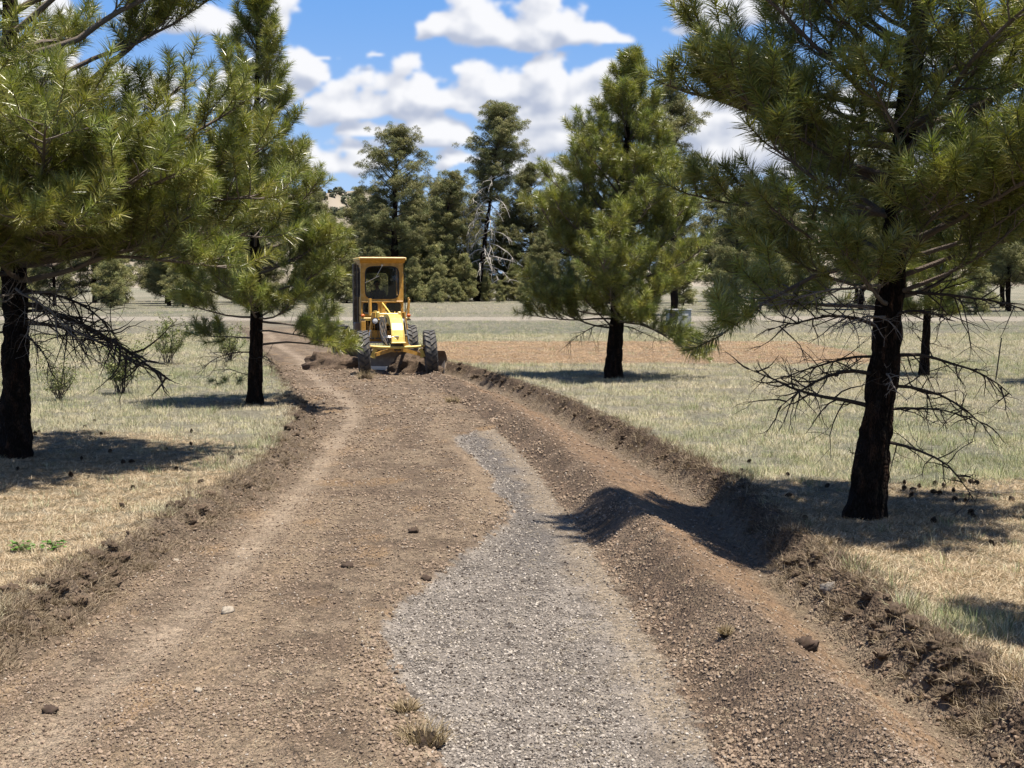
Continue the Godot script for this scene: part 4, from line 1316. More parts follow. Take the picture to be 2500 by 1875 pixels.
func make_grader() -> void:
	var gx := -3.37
	var gd := 39.7
	var gy := ground(-4.0, gd) * 0.5 + ground(-2.6, gd) * 0.5
	gy = -0.14
	var G := thing("motor_grader", "old yellow motor grader with a glazed cab and angled blade driving along the track", "road grader", Vector3(gx, gy, -gd), deg_to_rad(12.5))
	var yellow := paint(lin(0.44, 0.2376, 0.044), 0.5, 61)
	var bright := paint(lin(0.6336, 0.4576, 0.11), 0.45, 63)
	var dark := plain(lin(0.01584, 0.01408, 0.0132), 0.8)
	var inside := plain(lin(0.0308, 0.02464, 0.01936), 0.9)
	var rubber := plain(lin(0.01056, 0.01056, 0.01144), 0.7)
	var tread := paint(lin(0.0528, 0.05104, 0.05104), 0.85, 65)
	var steel := paint(lin(0.1496, 0.11, 0.0792), 0.8, 67)
	var shiny := plain(lin(0.5456, 0.5456, 0.5456), 0.25, 1.0)
	var worn := plain(lin(0.484, 0.4752, 0.4576), 0.35, 0.6)
	var grease := paint(lin(0.0748, 0.05456, 0.03696), 0.8, 69)
	var amber := plain(lin(0.484, 0.1056, 0.0132), 0.25)
	var lensm := plain(lin(0.66, 0.6688, 0.6864), 0.12)
	lensm.metallic_specular = 0.9
	var glass := StandardMaterial3D.new()
	glass.albedo_color = Color(0.12, 0.135, 0.13, 0.30)
	glass.transparency = BaseMaterial3D.TRANSPARENCY_ALPHA
	glass.roughness = 0.03
	var W := Color.WHITE

	# --- wheels
	var front_tyre := tyre_mesh(0.655, 0.36, tread)
	var rear_tyre := tyre_mesh(0.655, 0.40, tread)
	var rim := MB.new()
	var rx := Transform3D(Basis(Vector3(0, 0, -1), Vector3(1, 0, 0), Vector3(0, -1, 0)), Vector3.ZERO)
	rim.lathe(PackedVector2Array([Vector2(0.0, 0.05), Vector2(0.10, 0.05), Vector2(0.11, -0.01), Vector2(0.20, -0.02), Vector2(0.24, 0.08), Vector2(0.30, 0.13), Vector2(0.315, 0.13), Vector2(0.315, -0.13), Vector2(0.24, -0.12), Vector2(0.20, -0.06), Vector2(0.0, -0.06)]), 32, W, rx)
	for k in 8:
		var a := TAU * k / 8
		rim.rod(Vector3(-0.03, cos(a) * 0.155, sin(a) * 0.155), Vector3(0.02, cos(a) * 0.155, sin(a) * 0.155), 0.014, W, 6)
	var rim_mesh := rim.mesh(grease)
	for s: float in [-1.0, 1.0]:
		var w := put("front_wheel", rim_mesh, G)
		w.position = Vector3(s * 0.985, 0.64, 0)
		w.rotation_degrees = Vector3(0, -6.0, 3.0 if s < 0 else 4.5)
		put("tyre", front_tyre, w)
		for z: float in [-5.05, -6.5]:
			var r := put("rear_wheel", rim_mesh, G)
			r.position = Vector3(s * 1.10, 0.64, z)
			put("tyre", rear_tyre, r)
		var tc := MB.new()
		tc.cbox(Vector3(s * 0.80, 0.64, -5.78), Vector3(0.20, 0.40, 2.1), 0.05, W)
		put("tandem_case", tc.mesh(yellow), G)

	# --- front axle
	var ax := MB.new()
	ax.extrude(PackedVector2Array([Vector2(-0.74, 0.44), Vector2(-0.60, 0.47), Vector2(-0.20, 0.585), Vector2(0.0, 0.60), Vector2(0.20, 0.585), Vector2(0.60, 0.47), Vector2(0.74, 0.44), Vector2(0.74, 0.53), Vector2(0.20, 0.70), Vector2(-0.20, 0.70), Vector2(-0.74, 0.53)]), -0.10, 0.06, W)
	put("front_axle", ax.mesh(yellow), G).position.y = 0.075
	for s: float in [-1.0, 1.0]:
		var br := MB.new()
		br.extrude(PackedVector2Array([Vector2(s * 0.60, 0.64), Vector2(s * 0.72, 0.70), Vector2(s * 0.82, 0.44), Vector2(s * 0.66, 0.40), Vector2(s * 0.68, 0.56)]), 0.065, 0.12, W)
		put("lean_bracket", br.mesh(bright), G).position.y = 0.075
		var kn := MB.new()
		kn.rod(Vector3(s * 0.72, 0.595, 0), Vector3(s * 0.95, 0.595, 0), 0.10, W, 14)
		kn.rod(Vector3(s * 0.76, 0.735, 0.05), Vector3(s * 0.90, 0.735, 0.05), 0.045, W, 10)
		kn.rod(Vector3(s * 0.76, 0.44, 0.09), Vector3(s * 0.88, 0.44, 0.09), 0.035, W, 10)
		put("steering_knuckle", kn.mesh(grease), G).position.y = 0.06
	var tie := MB.new()
	tie.tube(PackedVector3Array([Vector3(-0.80, 0.76, 0.13), Vector3(-0.5, 0.735, 0.15), Vector3(0, 0.715, 0.16), Vector3(0.5, 0.735, 0.15), Vector3(0.80, 0.765, 0.13)]), PackedFloat32Array([0.028, 0.04, 0.042, 0.04, 0.03]), 10, W, false, true)
	put("tie_bar", tie.mesh(bright), G).position.y = 0.075
	var bol := MB.new()
	bol.cbox(Vector3(0, 0.77, 0.0), Vector3(0.34, 0.10, 0.30), 0.02, W)
	bol.rod(Vector3(0, 0.62, 0.0), Vector3(0, 0.78, 0.0), 0.12, W, 14)
	put("bolster", bol.mesh(grease), G).position.y = 0.075

	# --- gooseneck frame: a box section swept up and back to the cab
	var path := [Vector3(0, 0.93, 0.10), Vector3(0, 1.06, 0.06), Vector3(0, 1.24, -0.02), Vector3(0, 1.41, -0.16), Vector3(0, 1.54, -0.36), Vector3(0, 1.60, -0.62), Vector3(0, 1.62, -1.0), Vector3(0, 1.60, -1.6), Vector3(0, 1.56, -2.4), Vector3(0, 1.48, -3.1)]
	var gn := MB.new()
	var half_w := 0.155
	var sec := []
	for k in path.size():
		var dir: Vector3 = (path[mini(k + 1, path.size() - 1)] - path[maxi(k - 1, 0)]).normalized()
		var up := Vector3(1, 0, 0).cross(dir).normalized()
		if up.z < 0.0 and up.y < 0.0:
			up = -up
		var hw := half_w * (1.0 if k > 1 else 1.06)
		sec.append([path[k] + Vector3(-hw, 0, 0) + up * 0.12, path[k] + Vector3(hw, 0, 0) + up * 0.12, path[k] + Vector3(hw, 0, 0) - up * 0.16, path[k] + Vector3(-hw, 0, 0) - up * 0.16])
	for k in path.size() - 1:
		for e in 4:
			var a: Vector3 = sec[k][e]
			var b: Vector3 = sec[k][(e + 1) % 4]
			var c: Vector3 = sec[k + 1][(e + 1) % 4]
			var d: Vector3 = sec[k + 1][e]
			gn.flat_quad(a, b, c, d, (a + b + c + d) / 4.0 - (path[k] + path[k + 1]) / 2.0 + Vector3(0, 0, 0), W)
	gn.flat_quad(sec[0][0], sec[0][1], sec[0][2], sec[0][3], Vector3.DOWN, W)
	var neck := put("gooseneck", gn.mesh(bright), G)
	var rib := MB.new()
	for e in 2:
		var pts := PackedVector3Array()
		for k in path.size() - 2:
			pts.append(sec[k][e] + Vector3(-0.018 if e == 0 else 0.018, 0, 0))
		rib.tube(pts, PackedFloat32Array([0.016]), 6, W)
	rib.cbox(Vector3(0, 0.935, 0.13), Vector3(0.42, 0.05, 0.36), 0.012, W)
	put("flange", rib.mesh(bright), neck)

	# --- hoses down the left of the gooseneck
	pr = RandomNumberGenerator.new()
	pr.seed = 3001
	for k in 12:
		var x := -0.19 - 0.018 * k
		var hose := MB.new()
		var pts := PackedVector3Array()
		for j in 9:
			var t := j / 8.0
			pts.append(Vector3(x - sin(t * PI) * 0.07 + pr.randfn() * 0.014, lerpf(1.66, 0.86, t) + pr.randfn() * 0.012, lerpf(-1.05, 0.02, pow(t, 0.8)) + sin(t * 7.0 + k) * 0.04))
		hose.tube(pts, PackedFloat32Array([0.013]), 6, W)
		put("hydraulic_hose", hose.mesh(rubber if k % 3 else grease), G)
	for k in 2:
		var pipe := MB.new()
		pipe.tube(PackedVector3Array([Vector3(-0.10, 1.10 - k * 0.04, 0.16), Vector3(-0.28, 1.13 - k * 0.04, 0.17), Vector3(-0.40, 1.11 - k * 0.03, 0.14), Vector3(-0.43, 1.02, 0.12), Vector3(-0.34, 0.90, 0.10), Vector3(-0.26, 0.80, 0.08)]), PackedFloat32Array([0.011]), 6, W)
		put("hydraulic_pipe", pipe.mesh(shiny), G)
	var fit := MB.new()
	fit.rod(Vector3(-0.20, 1.12, 0.10), Vector3(0.02, 1.12, 0.20), 0.022, W)
	fit.cbox(Vector3(-0.06, 1.05, 0.16), Vector3(0.08, 0.05, 0.05), 0.01, W)
	put("hose_fitting", fit.mesh(worn), G)
	var stub := MB.new()
	stub.rod(Vector3(0.15, 1.14, 0.0), Vector3(0.30, 1.14, 0.0), 0.035, W)
	stub.rod(Vector3(0.29, 1.10, -0.05), Vector3(0.29, 1.62, -0.5), 0.018, W)
	put("lean_linkage", stub.mesh(grease), G)

	# --- drawbar, circle and blade
	var dbar := MB.new()
	for s: float in [-1.0, 1.0]:
		dbar.rod(Vector3(s * 0.06, 0.70, -0.1), Vector3(s * 0.62, 0.72, -1.9), 0.065, W, 8)
	put("drawbar", dbar.mesh(yellow), G)
	var circ := MB.new()
	var ring := PackedVector3Array()
	for k in 40:
		var a := TAU * k / 40
		ring.append(Vector3(cos(a) * 0.72, 0.66, -2.05 + sin(a) * 0.72))
	circ.tube(ring, PackedFloat32Array([0.06]), 6, W, true)
	put("turning_circle", circ.mesh(grease), G)
	var bl_r := Vector3(1.62, 0, -1.0)
	var bl_l := Vector3(-1.52, 0, -3.0)
	var along := (bl_r - bl_l).normalized()
	var fwd := Vector3.UP.cross(along)
	if fwd.z < 0.0:
		fwd = -fwd
	var blade := MB.new()
	var arc := []
	for k in 10:
		var t := k / 9.0
		arc.append(Vector2(0.10 * pow(1.0 - t, 1.5) * 0.9 - 0.16 * sin(t * PI) + 0.12 * t, 0.07 + t * 0.56))
	var segs := 12
	for face in 2:
		for i in segs:
			for k in 9:
				var off := 0.0 if face == 0 else -0.022
				var q := []
				for e: Array in [[i, k], [i + 1, k], [i + 1, k + 1], [i, k + 1]]:
					var u: Vector2 = arc[e[1]]
					var base := bl_l.lerp(bl_r, e[0] / float(segs))
					q.append(base + fwd * (u.x + off) + Vector3.UP * u.y)
				var up_t: Vector2 = arc[k + 1] - arc[k]
				var nn := (fwd * up_t.y - Vector3.UP * up_t.x) * (1.0 if face == 0 else -1.0)
				blade.flat_quad(q[0], q[1], q[2], q[3], nn, W)
	for k in 9:
		for e in 2:
			var base := bl_l if e == 0 else bl_r
			var a: Vector2 = arc[k]
			var b: Vector2 = arc[k + 1]
			blade.flat_quad(base + fwd * a.x + Vector3.UP * a.y, base + fwd * b.x + Vector3.UP * b.y, base + fwd * (b.x - 0.022) + Vector3.UP * b.y, base + fwd * (a.x - 0.022) + Vector3.UP * a.y, along * (-1.0 if e == 0 else 1.0), W)
	var top_t: Vector2 = arc[9]
	blade.flat_quad(bl_l + fwd * top_t.x + Vector3.UP * top_t.y, bl_r + fwd * top_t.x + Vector3.UP * top_t.y, bl_r + fwd * (top_t.x - 0.022) + Vector3.UP * top_t.y, bl_l + fwd * (top_t.x - 0.022) + Vector3.UP * top_t.y, Vector3.UP, W)
	var bm := put("blade", blade.mesh(steel), G)
	var edge := MB.new()
	var bx := Basis(along, Vector3.UP, along.cross(Vector3.UP))
	edge.cbox((bl_l + bl_r) / 2.0 + fwd * 0.112 + Vector3.UP * 0.04, Vector3((bl_r - bl_l).length() - 0.3, 0.15, 0.02), 0.004, W, bx)
	put("cutting_edge", edge.mesh(worn), bm)
	var bit := MB.new()
	var ex := Transform3D(bx, bl_r + fwd * 0.128)
	bit.extrude(PackedVector2Array([Vector2(-0.30, -0.04), Vector2(0.0, -0.04), Vector2(0.012, 0.34), Vector2(-0.05, 0.26), Vector2(-0.13, 0.12), Vector2(-0.32, 0.10)]), -0.008, 0.012, W, ex)
	put("end_bit", bit.mesh(worn), bm)
	for s: float in [-1.0, 1.0]:
		var cyl := MB.new()
		cyl.rod(Vector3(s * 0.46, 1.78, -1.95), Vector3(s * 0.55, 1.25, -2.0), 0.055, W, 12)
		put("lift_cylinder", cyl.mesh(yellow), G)
		var rodm := MB.new()
		rodm.rod(Vector3(s * 0.55, 1.25, -2.0), Vector3(s * 0.64, 0.72, -2.03), 0.028, W, 10)
		put("cylinder_rod", rodm.mesh(shiny), G)
	var sup := MB.new()
	sup.cbox(Vector3(0, 1.72, -1.95), Vector3(0.74, 0.07, 0.14), 0.02, W)
	sup.cbox(Vector3(-0.33, 1.70, -1.95), Vector3(0.10, 0.20, 0.16), 0.02, W)
	sup.cbox(Vector3(0.33, 1.70, -1.95), Vector3(0.10, 0.20, 0.16), 0.02, W)
	put("lift_saddle", sup.mesh(bright), G)

	# --- rear body under and behind the cab
	var body := MB.new()
	body.cbox(Vector3(-0.06, 1.02, -4.4), Vector3(0.9, 0.34, 3.4), 0.03, W)
	body.cbox(Vector3(-0.06, 1.62, -5.75), Vector3(0.98, 0.92, 2.55), 0.08, W)
	put("engine_hood", body.mesh(yellow), G)
	var tank := MB.new()
	tank.cbox(Vector3(-0.92, 0.98, -3.9), Vector3(0.42, 0.42, 0.7), 0.03, W)
	tank.cbox(Vector3(-0.86, 0.70, -3.7), Vector3(0.44, 0.05, 0.5), 0.01, W)
	put("side_tank", tank.mesh(grease), G)
	var batt := MB.new()
	batt.cbox(Vector3(-0.80, 1.27, -3.45), Vector3(0.24, 0.32, 0.5), 0.03, W)
	put("battery_box", batt.mesh(steel), G)
	var step := MB.new()
	step.cbox(Vector3(0.62, 0.86, -3.5), Vector3(0.34, 0.30, 0.5), 0.02, W)
	step.cbox(Vector3(0.50, 0.78, -2.3), Vector3(0.26, 0.20, 0.6), 0.02, W, Basis(Vector3.FORWARD, 0.5))
	put("step_plate", step.mesh(yellow), G)
	for y: float in [0.78, 0.90]:
		var cross := MB.new()
		cross.rod(Vector3(-0.72, y + 0.05, -2.6), Vector3(0.1, y + 0.05, -2.6), 0.028, W, 8)
		put("cross_pipe", cross.mesh(worn if y < 0.8 else grease), G)

	# --- cab
	var cx := -0.08
	var zf := -2.90
	var zb := -4.42
	var hw := 0.67
	var idx := Transform3D(Basis(), Vector3(cx, 0, 0))
	var fr := MB.new()
	sheet_with_hole(fr, -hw, hw, 2.115, 3.34, Vector2(0, 2.69), Vector2(0.525, 0.50), zf, 0.045, idx)
	var front_panel := put("windscreen_panel", fr.mesh(yellow), G)
	window(front_panel, Vector2(0, 2.69), Vector2(0.525, 0.50), zf, idx, rubber, glass)
	var lo := MB.new()
	sheet_with_hole(lo, -hw, -0.02, 1.50, 2.07, Vector2(-0.375, 1.89), Vector2(0.22, 0.165), zf, 0.045, idx)
	sheet_with_hole(lo, -0.02, hw, 1.50, 2.07, Vector2(0.345, 1.88), Vector2(0.22, 0.175), zf, 0.045, idx)
	var low_panel := put("lower_panel", lo.mesh(yellow), G)
	window(low_panel, Vector2(-0.375, 1.89), Vector2(0.22, 0.165), zf, idx, rubber, glass)
	window(low_panel, Vector2(0.345, 1.88), Vector2(0.22, 0.175), zf, idx, rubber, glass)
	var ledge := MB.new()
	ledge.cbox(Vector3(cx, 2.092, zf + 0.012), Vector3(hw * 2 - 0.02, 0.05, 0.085), 0.012, W)
	put("cab_ledge", ledge.mesh(yellow), G)
	var post := MB.new()
	post.cbox(Vector3(cx - hw + 0.075, 1.31, zf), Vector3(0.15, 0.375, 0.05), 0.01, W)
	put("cab_corner_post", post.mesh(yellow), G)
	# back with the rear window, sides with door glass
	var bk := MB.new()
	sheet_with_hole(bk, -hw, hw, 1.30, 3.34, Vector2(0.0, 2.62), Vector2(0.40, 0.40), zb, 0.04, idx)
	var back_panel := put("rear_panel", bk.mesh(inside), G)
	window(back_panel, Vector2(0.0, 2.62), Vector2(0.40, 0.40), zb, idx, rubber, glass)
	for s: float in [-1.0, 1.0]:
		var side := MB.new()
		var sx := Transform3D(Basis(Vector3(0, 0, -s), Vector3.UP, Vector3(s, 0, 0)), Vector3(cx + s * (hw - 0.024), 0, (zf + zb) / 2.0))
		var wlen := (zf - zb) / 2.0 - 0.024
		sheet_with_hole(side, -wlen, wlen, 1.20, 3.34, Vector2(0.0, 2.70), Vector2(0.52, 0.45), 0.0, 0.04, sx)
		var sp := put("cab_side", side.mesh(yellow), G)
		window(sp, Vector2(0.0, 2.70), Vector2(0.52, 0.45), 0.0, sx, rubber, glass)
		var rail := MB.new()
		rail.tube(PackedVector3Array([Vector3(cx + s * hw, 3.0, zf - 0.12), Vector3(cx + s * (hw + 0.07), 2.97, zf - 0.10), Vector3(cx + s * (hw + 0.07), 1.7, zf - 0.10), Vector3(cx + s * hw, 1.65, zf - 0.12)]), PackedFloat32Array([0.014]), 8, W)
		put("grab_rail", rail.mesh(dark), G)
		var pil := MB.new()
		pil.cbox(Vector3(cx + s * (hw + 0.055), 2.3, zb + 0.15), Vector3(0.10, 2.0, 0.28), 0.015, W)
		pil.cbox(Vector3(cx + s * (hw + 0.03), 2.25, zf - 0.62), Vector3(0.05, 2.0, 0.10), 0.012, W)
		put("door_post", pil.mesh(grease), G)
	var floor_m := MB.new()
	floor_m.cbox(Vector3(cx, 1.30, (zf + zb) / 2.0), Vector3(hw * 2 - 0.12, 0.06, zf - zb - 0.1), 0.01, W)
	put("cab_floor", floor_m.mesh(inside), G)
	# roof: a shallow pan whose front leans out as a visor
	var roof := MB.new()
	var rp := PackedVector2Array([Vector2(zb - 0.10, 3.345), Vector2(zf + 0.03, 3.30), Vector2(zf + 0.27, 3.455), Vector2(zf + 0.255, 3.475), Vector2(zf - 0.15, 3.495), Vector2(zb + 0.2, 3.495), Vector2(zb - 0.12, 3.46)])
	roof.extrude(rp, -hw - 0.035, hw + 0.035, W, Transform3D(Basis(Vector3(0, 0, 1), Vector3(0, 1, 0), Vector3(1, 0, 0)), Vector3(cx, 0, 0)))
	var roof_o := put("cab_roof", roof.mesh(yellow), G)
	var gut := MB.new()
	for s: float in [-1.0, 1.0]:
		gut.cbox(Vector3(cx + s * (hw + 0.055), 3.43, (zf + zb) / 2.0 + 0.05), Vector3(0.05, 0.08, zf - zb + 0.25), 0.014, W)
	put("roof_gutter", gut.mesh(bright), roof_o)
	# wiper
	var wip := MB.new()
	wip.rod(Vector3(cx + 0.0, 3.215, zf + 0.045), Vector3(cx - 0.19, 2.87, zf + 0.055), 0.008, W, 6)
	wip.rod(Vector3(cx - 0.55, 2.68, zf + 0.055), Vector3(cx - 0.09, 2.90, zf + 0.055), 0.010, W, 6)
	wip.cbox(Vector3(cx, 3.23, zf + 0.04), Vector3(0.06, 0.05, 0.05), 0.01, W)
	put("wiper", wip.mesh(worn), G)
	# seat, wheel and lever bank inside
	var seat := MB.new()
	seat.cbox(Vector3(cx, 1.78, zb + 0.42), Vector3(0.50, 0.14, 0.48), 0.04, W)
	seat.cbox(Vector3(cx, 2.10, zb + 0.17), Vector3(0.48, 0.60, 0.12), 0.04, W)
	seat.cbox(Vector3(cx, 1.52, zb + 0.42), Vector3(0.3, 0.40, 0.3), 0.02, W)
	put("driver_seat", seat.mesh(dark), G)
	var sw := MB.new()
	var rim_pts := PackedVector3Array()
	for k in 28:
		var a := TAU * k / 28
		rim_pts.append(Vector3(cx - 0.02, 2.12, zf - 0.42) + Vector3(cos(a) * 0.20, sin(a) * 0.20 * 0.35, -sin(a) * 0.20 * 0.94))
	sw.tube(rim_pts, PackedFloat32Array([0.013]), 6, W, true)
	sw.rod(Vector3(cx - 0.02, 2.12, zf - 0.42), Vector3(cx - 0.02, 1.45, zf - 0.2), 0.03, W, 8)
	sw.rod(Vector3(cx - 0.22, 2.12, zf - 0.42), Vector3(cx + 0.18, 2.12, zf - 0.42), 0.012, W, 6)
	put("steering_wheel", sw.mesh(dark), G)
	for k in 6:
		var lev := MB.new()
		var lx := cx + (-0.42 + 0.06 * k if k < 3 else 0.26 + 0.06 * (k - 3))
		lev.rod(Vector3(lx, 1.40, zf - 0.22), Vector3(lx, 2.06, zf - 0.26), 0.010, W, 6)
		lev.ball(Vector3(lx, 2.08, zf - 0.26), Vector3(0.022, 0.026, 0.022), 6, W)
		put("control_lever", lev.mesh(dark), G)

	# --- things in front of the cab: exhaust, lamps, bars
	var ex_m := MB.new()
	ex_m.rod(Vector3(cx - 0.42, 1.66, zf + 0.32), Vector3(cx - 0.42, 2.20, zf + 0.28), 0.055, W, 14)
	put("intake_pipe", ex_m.mesh(yellow), G)
	var cap := MB.new()
	cap.rod(Vector3(cx - 0.28, 1.64, zf + 0.5), Vector3(cx - 0.28, 1.82, zf + 0.5), 0.055, W, 12)
	cap.tube(PackedVector3Array([Vector3(cx - 0.42, 1.68, zf + 0.5), Vector3(cx - 0.36, 1.77, zf + 0.5), Vector3(cx - 0.25, 1.79, zf + 0.52), Vector3(cx - 0.12, 1.72, zf + 0.55), Vector3(cx + 0.05, 1.68, zf + 0.6)]), PackedFloat32Array([0.014]), 6, W)
	put("filler_neck", cap.mesh(bright), G)
	var brace := MB.new()
	brace.rod(Vector3(cx + 0.0, 2.05, zf + 0.06), Vector3(cx + 0.20, 1.68, zf + 0.75), 0.026, W, 8)
	brace.rod(Vector3(cx - 0.01, 2.05, zf + 0.05), Vector3(cx - 0.04, 1.58, zf + 0.08), 0.018, W, 8)
	put("cab_brace", brace.mesh(bright), G)
	var deck := MB.new()
	deck.cbox(Vector3(0.02, 1.64, zf + 0.9), Vector3(0.62, 0.07, 0.34), 0.015, W)
	deck.cbox(Vector3(0.02, 1.50, zf + 0.45), Vector3(0.80, 0.10, 0.8), 0.02, W)
	for k in 7:
		deck.rod(Vector3(-0.28 + k * 0.09, 1.66, zf + 0.9), Vector3(-0.28 + k * 0.09 + 0.03, 1.74 + 0.03 * (k % 3), zf + 0.88), 0.02, W, 8)
	put("valve_bank", deck.mesh(bright), G)
	for s: float in [-1.0, 1.0]:
		var lx := -0.07 + s * 0.66
		var bar := MB.new()
		bar.cbox(Vector3(lx - s * 0.08, 1.59, -2.12), Vector3(0.36, 0.05, 0.10), 0.012, W)
		bar.cbox(Vector3(lx - s * 0.05, 1.545, -2.10), Vector3(0.26, 0.05, 0.05), 0.01, W)
		var bo := put("lamp_bracket", bar.mesh(bright), G)
		var am := MB.new()
		am.ball(Vector3(lx + s * 0.05, 1.675, -2.10), Vector3(0.062, 0.055, 0.05), 10, W)
		put("amber_lamp", am.mesh(amber), bo)
		var und := MB.new()
		und.cbox(Vector3(lx + s * 0.05, 1.545, -2.10), Vector3(0.13, 0.04, 0.08), 0.01, W)
		put("lamp_base", und.mesh(dark), bo)
		var hl := MB.new()
		var hx := Transform3D(Basis(Vector3(1, 0, 0), Vector3(0, 0, 1), Vector3(0, -1, 0)), Vector3(-0.07 + s * (0.36 if s < 0 else 0.47), 1.52, -1.86))
		hl.lathe(PackedVector2Array([Vector2(0.0, -0.10), Vector2(0.06, -0.09), Vector2(0.095, -0.02), Vector2(0.105, 0.02), Vector2(0.105, 0.045), Vector2(0.088, 0.05), Vector2(0.088, 0.035)]), 24, W, hx)
		var hb := put("headlight", hl.mesh(dark), G)
		var le := MB.new()
		le.lathe(PackedVector2Array([Vector2(0.088, 0.036), Vector2(0.06, 0.05), Vector2(0.03, 0.056), Vector2(0.0, 0.058)]), 24, W, hx)
		put("headlight_lens", le.mesh(lensm), hb)
	var arm := MB.new()
	arm.cbox(Vector3(0.66, 1.90, -2.25), Vector3(0.07, 0.56, 0.05), 0.012, W, Basis(Vector3.FORWARD, 0.06))
	arm.tube(PackedVector3Array([Vector3(0.46, 1.60, -2.3), Vector3(0.56, 1.68, -2.3), Vector3(0.62, 1.90, -2.3), Vector3(0.66, 2.14, -2.28)]), PackedFloat32Array([0.014]), 6, W)
	arm.ball(Vector3(0.66, 2.20, -2.25), Vector3(0.03, 0.03, 0.03), 8, W)
	put("side_lever", arm.mesh(yellow), G)
	var mir := MB.new()
	mir.cbox(Vector3(0.50, 1.36, -1.95), Vector3(0.10, 0.17, 0.06), 0.01, W)
	mir.rod(Vector3(0.50, 1.55, -1.95), Vector3(0.50, 0.85, -1.95), 0.016, W, 8)
	put("control_box", mir.mesh(dark), G)
	for k in 4:
		var strap := MB.new()
		strap.rod(Vector3(-0.62 + k * 0.10, 1.52, -2.15), Vector3(-0.60 + k * 0.10, 0.95, -2.2), 0.014, W, 6)
		put("control_rod", strap.mesh(grease if k % 2 else yellow), G)
	make_person(G, cx, zf, zb)

# ------------------------------------------------------------------ the driver
# bones: [from, to, radius at from, radius at to]; smooth union, meshed as surface nets
func flesh(bones: Array, cell: float, blend: float, col: Color) -> MB:
	var lo := Vector3.INF
	var hi := -Vector3.INF
	for b in bones:
		for e in 2:
			var r: float = b[2 + e] + cell * 2.5 + blend
			lo = lo.min(b[e] - Vector3.ONE * r)
			hi = hi.max(b[e] + Vector3.ONE * r)
	var n := Vector3i(((hi - lo) / cell).ceil()) + Vector3i.ONE
	var f := PackedFloat32Array()
	f.resize(n.x * n.y * n.z)
	f.fill(1.0)
	for b in bones:
		var a: Vector3 = b[0]
		var ab: Vector3 = b[1] - a
		var l2 := maxf(ab.length_squared(), 1e-9)
		var reach: float = maxf(b[2], b[3]) + cell * 3.0 + blend
		var i0 := Vector3i(((a.min(b[1]) - Vector3.ONE * reach - lo) / cell).floor()).clamp(Vector3i.ZERO, n - Vector3i.ONE)
		var i1 := Vector3i(((a.max(b[1]) + Vector3.ONE * reach - lo) / cell).ceil()).clamp(Vector3i.ZERO, n - Vector3i.ONE)
		for z in range(i0.z, i1.z + 1):
			for y in range(i0.y, i1.y + 1):
				for x in range(i0.x, i1.x + 1):
					var p := lo + Vector3(x, y, z) * cell
					var t := clampf((p - a).dot(ab) / l2, 0.0, 1.0)
					var dist: float = (p - a - ab * t).length() - lerpf(b[2], b[3], t)
					var k := (z * n.y + y) * n.x + x
					var h := maxf(blend - absf(f[k] - dist), 0.0) / blend
					f[k] = minf(f[k], dist) - h * h * blend * 0.25
	var mb := MB.new()
	var at := PackedInt32Array()
	at.resize(f.size())
	at.fill(-1)
	var offs := [0, 1, n.x, n.x + 1, n.x * n.y, n.x * n.y + 1, n.x * n.y + n.x, n.x * n.y + n.x + 1]
	for z in n.z - 1:
		for y in n.y - 1:
			for x in n.x - 1:
				var k := (z * n.y + y) * n.x + x
				var neg := 0
				for o: int in offs:
					if f[k + o] < 0.0:
						neg += 1
				if neg == 0 or neg == 8:
					continue
				var sum := Vector3.ZERO
				var cnt := 0
				for e: Array in [[0, 1], [2, 3], [4, 5], [6, 7], [0, 2], [1, 3], [4, 6], [5, 7], [0, 4], [1, 5], [2, 6], [3, 7]]:
					var fa := f[k + offs[e[0]]]
					var fb := f[k + offs[e[1]]]
					if (fa < 0.0) != (fb < 0.0):
						var t := fa / (fa - fb)
						var pa := Vector3(e[0] & 1, (e[0] >> 1) & 1, (e[0] >> 2) & 1)
						var pb := Vector3(e[1] & 1, (e[1] >> 1) & 1, (e[1] >> 2) & 1)
						sum += pa.lerp(pb, t)
						cnt += 1
				var g := Vector3(f[k + 1] - f[k], f[k + n.x] - f[k], f[k + n.x * n.y] - f[k])
				at[k] = mb.add(lo + (Vector3(x, y, z) + sum / cnt) * cell, g.normalized() if g.length() > 1e-9 else Vector3.UP, col)
	for z in range(1, n.z - 1):
		for y in range(1, n.y - 1):
			for x in range(1, n.x - 1):
				var k := (z * n.y + y) * n.x + x
				for e: Array in [[1, n.x, n.x * n.y], [n.x, n.x * n.y, 1], [n.x * n.y, 1, n.x]]:
					if (f[k] < 0.0) != (f[k + e[0]] < 0.0):
						var q := [at[k], at[k - e[1]], at[k - e[1] - e[2]], at[k - e[2]]]
						if q.min() >= 0:
							mb.quad(q[0], q[1], q[2], q[3])
	return mb

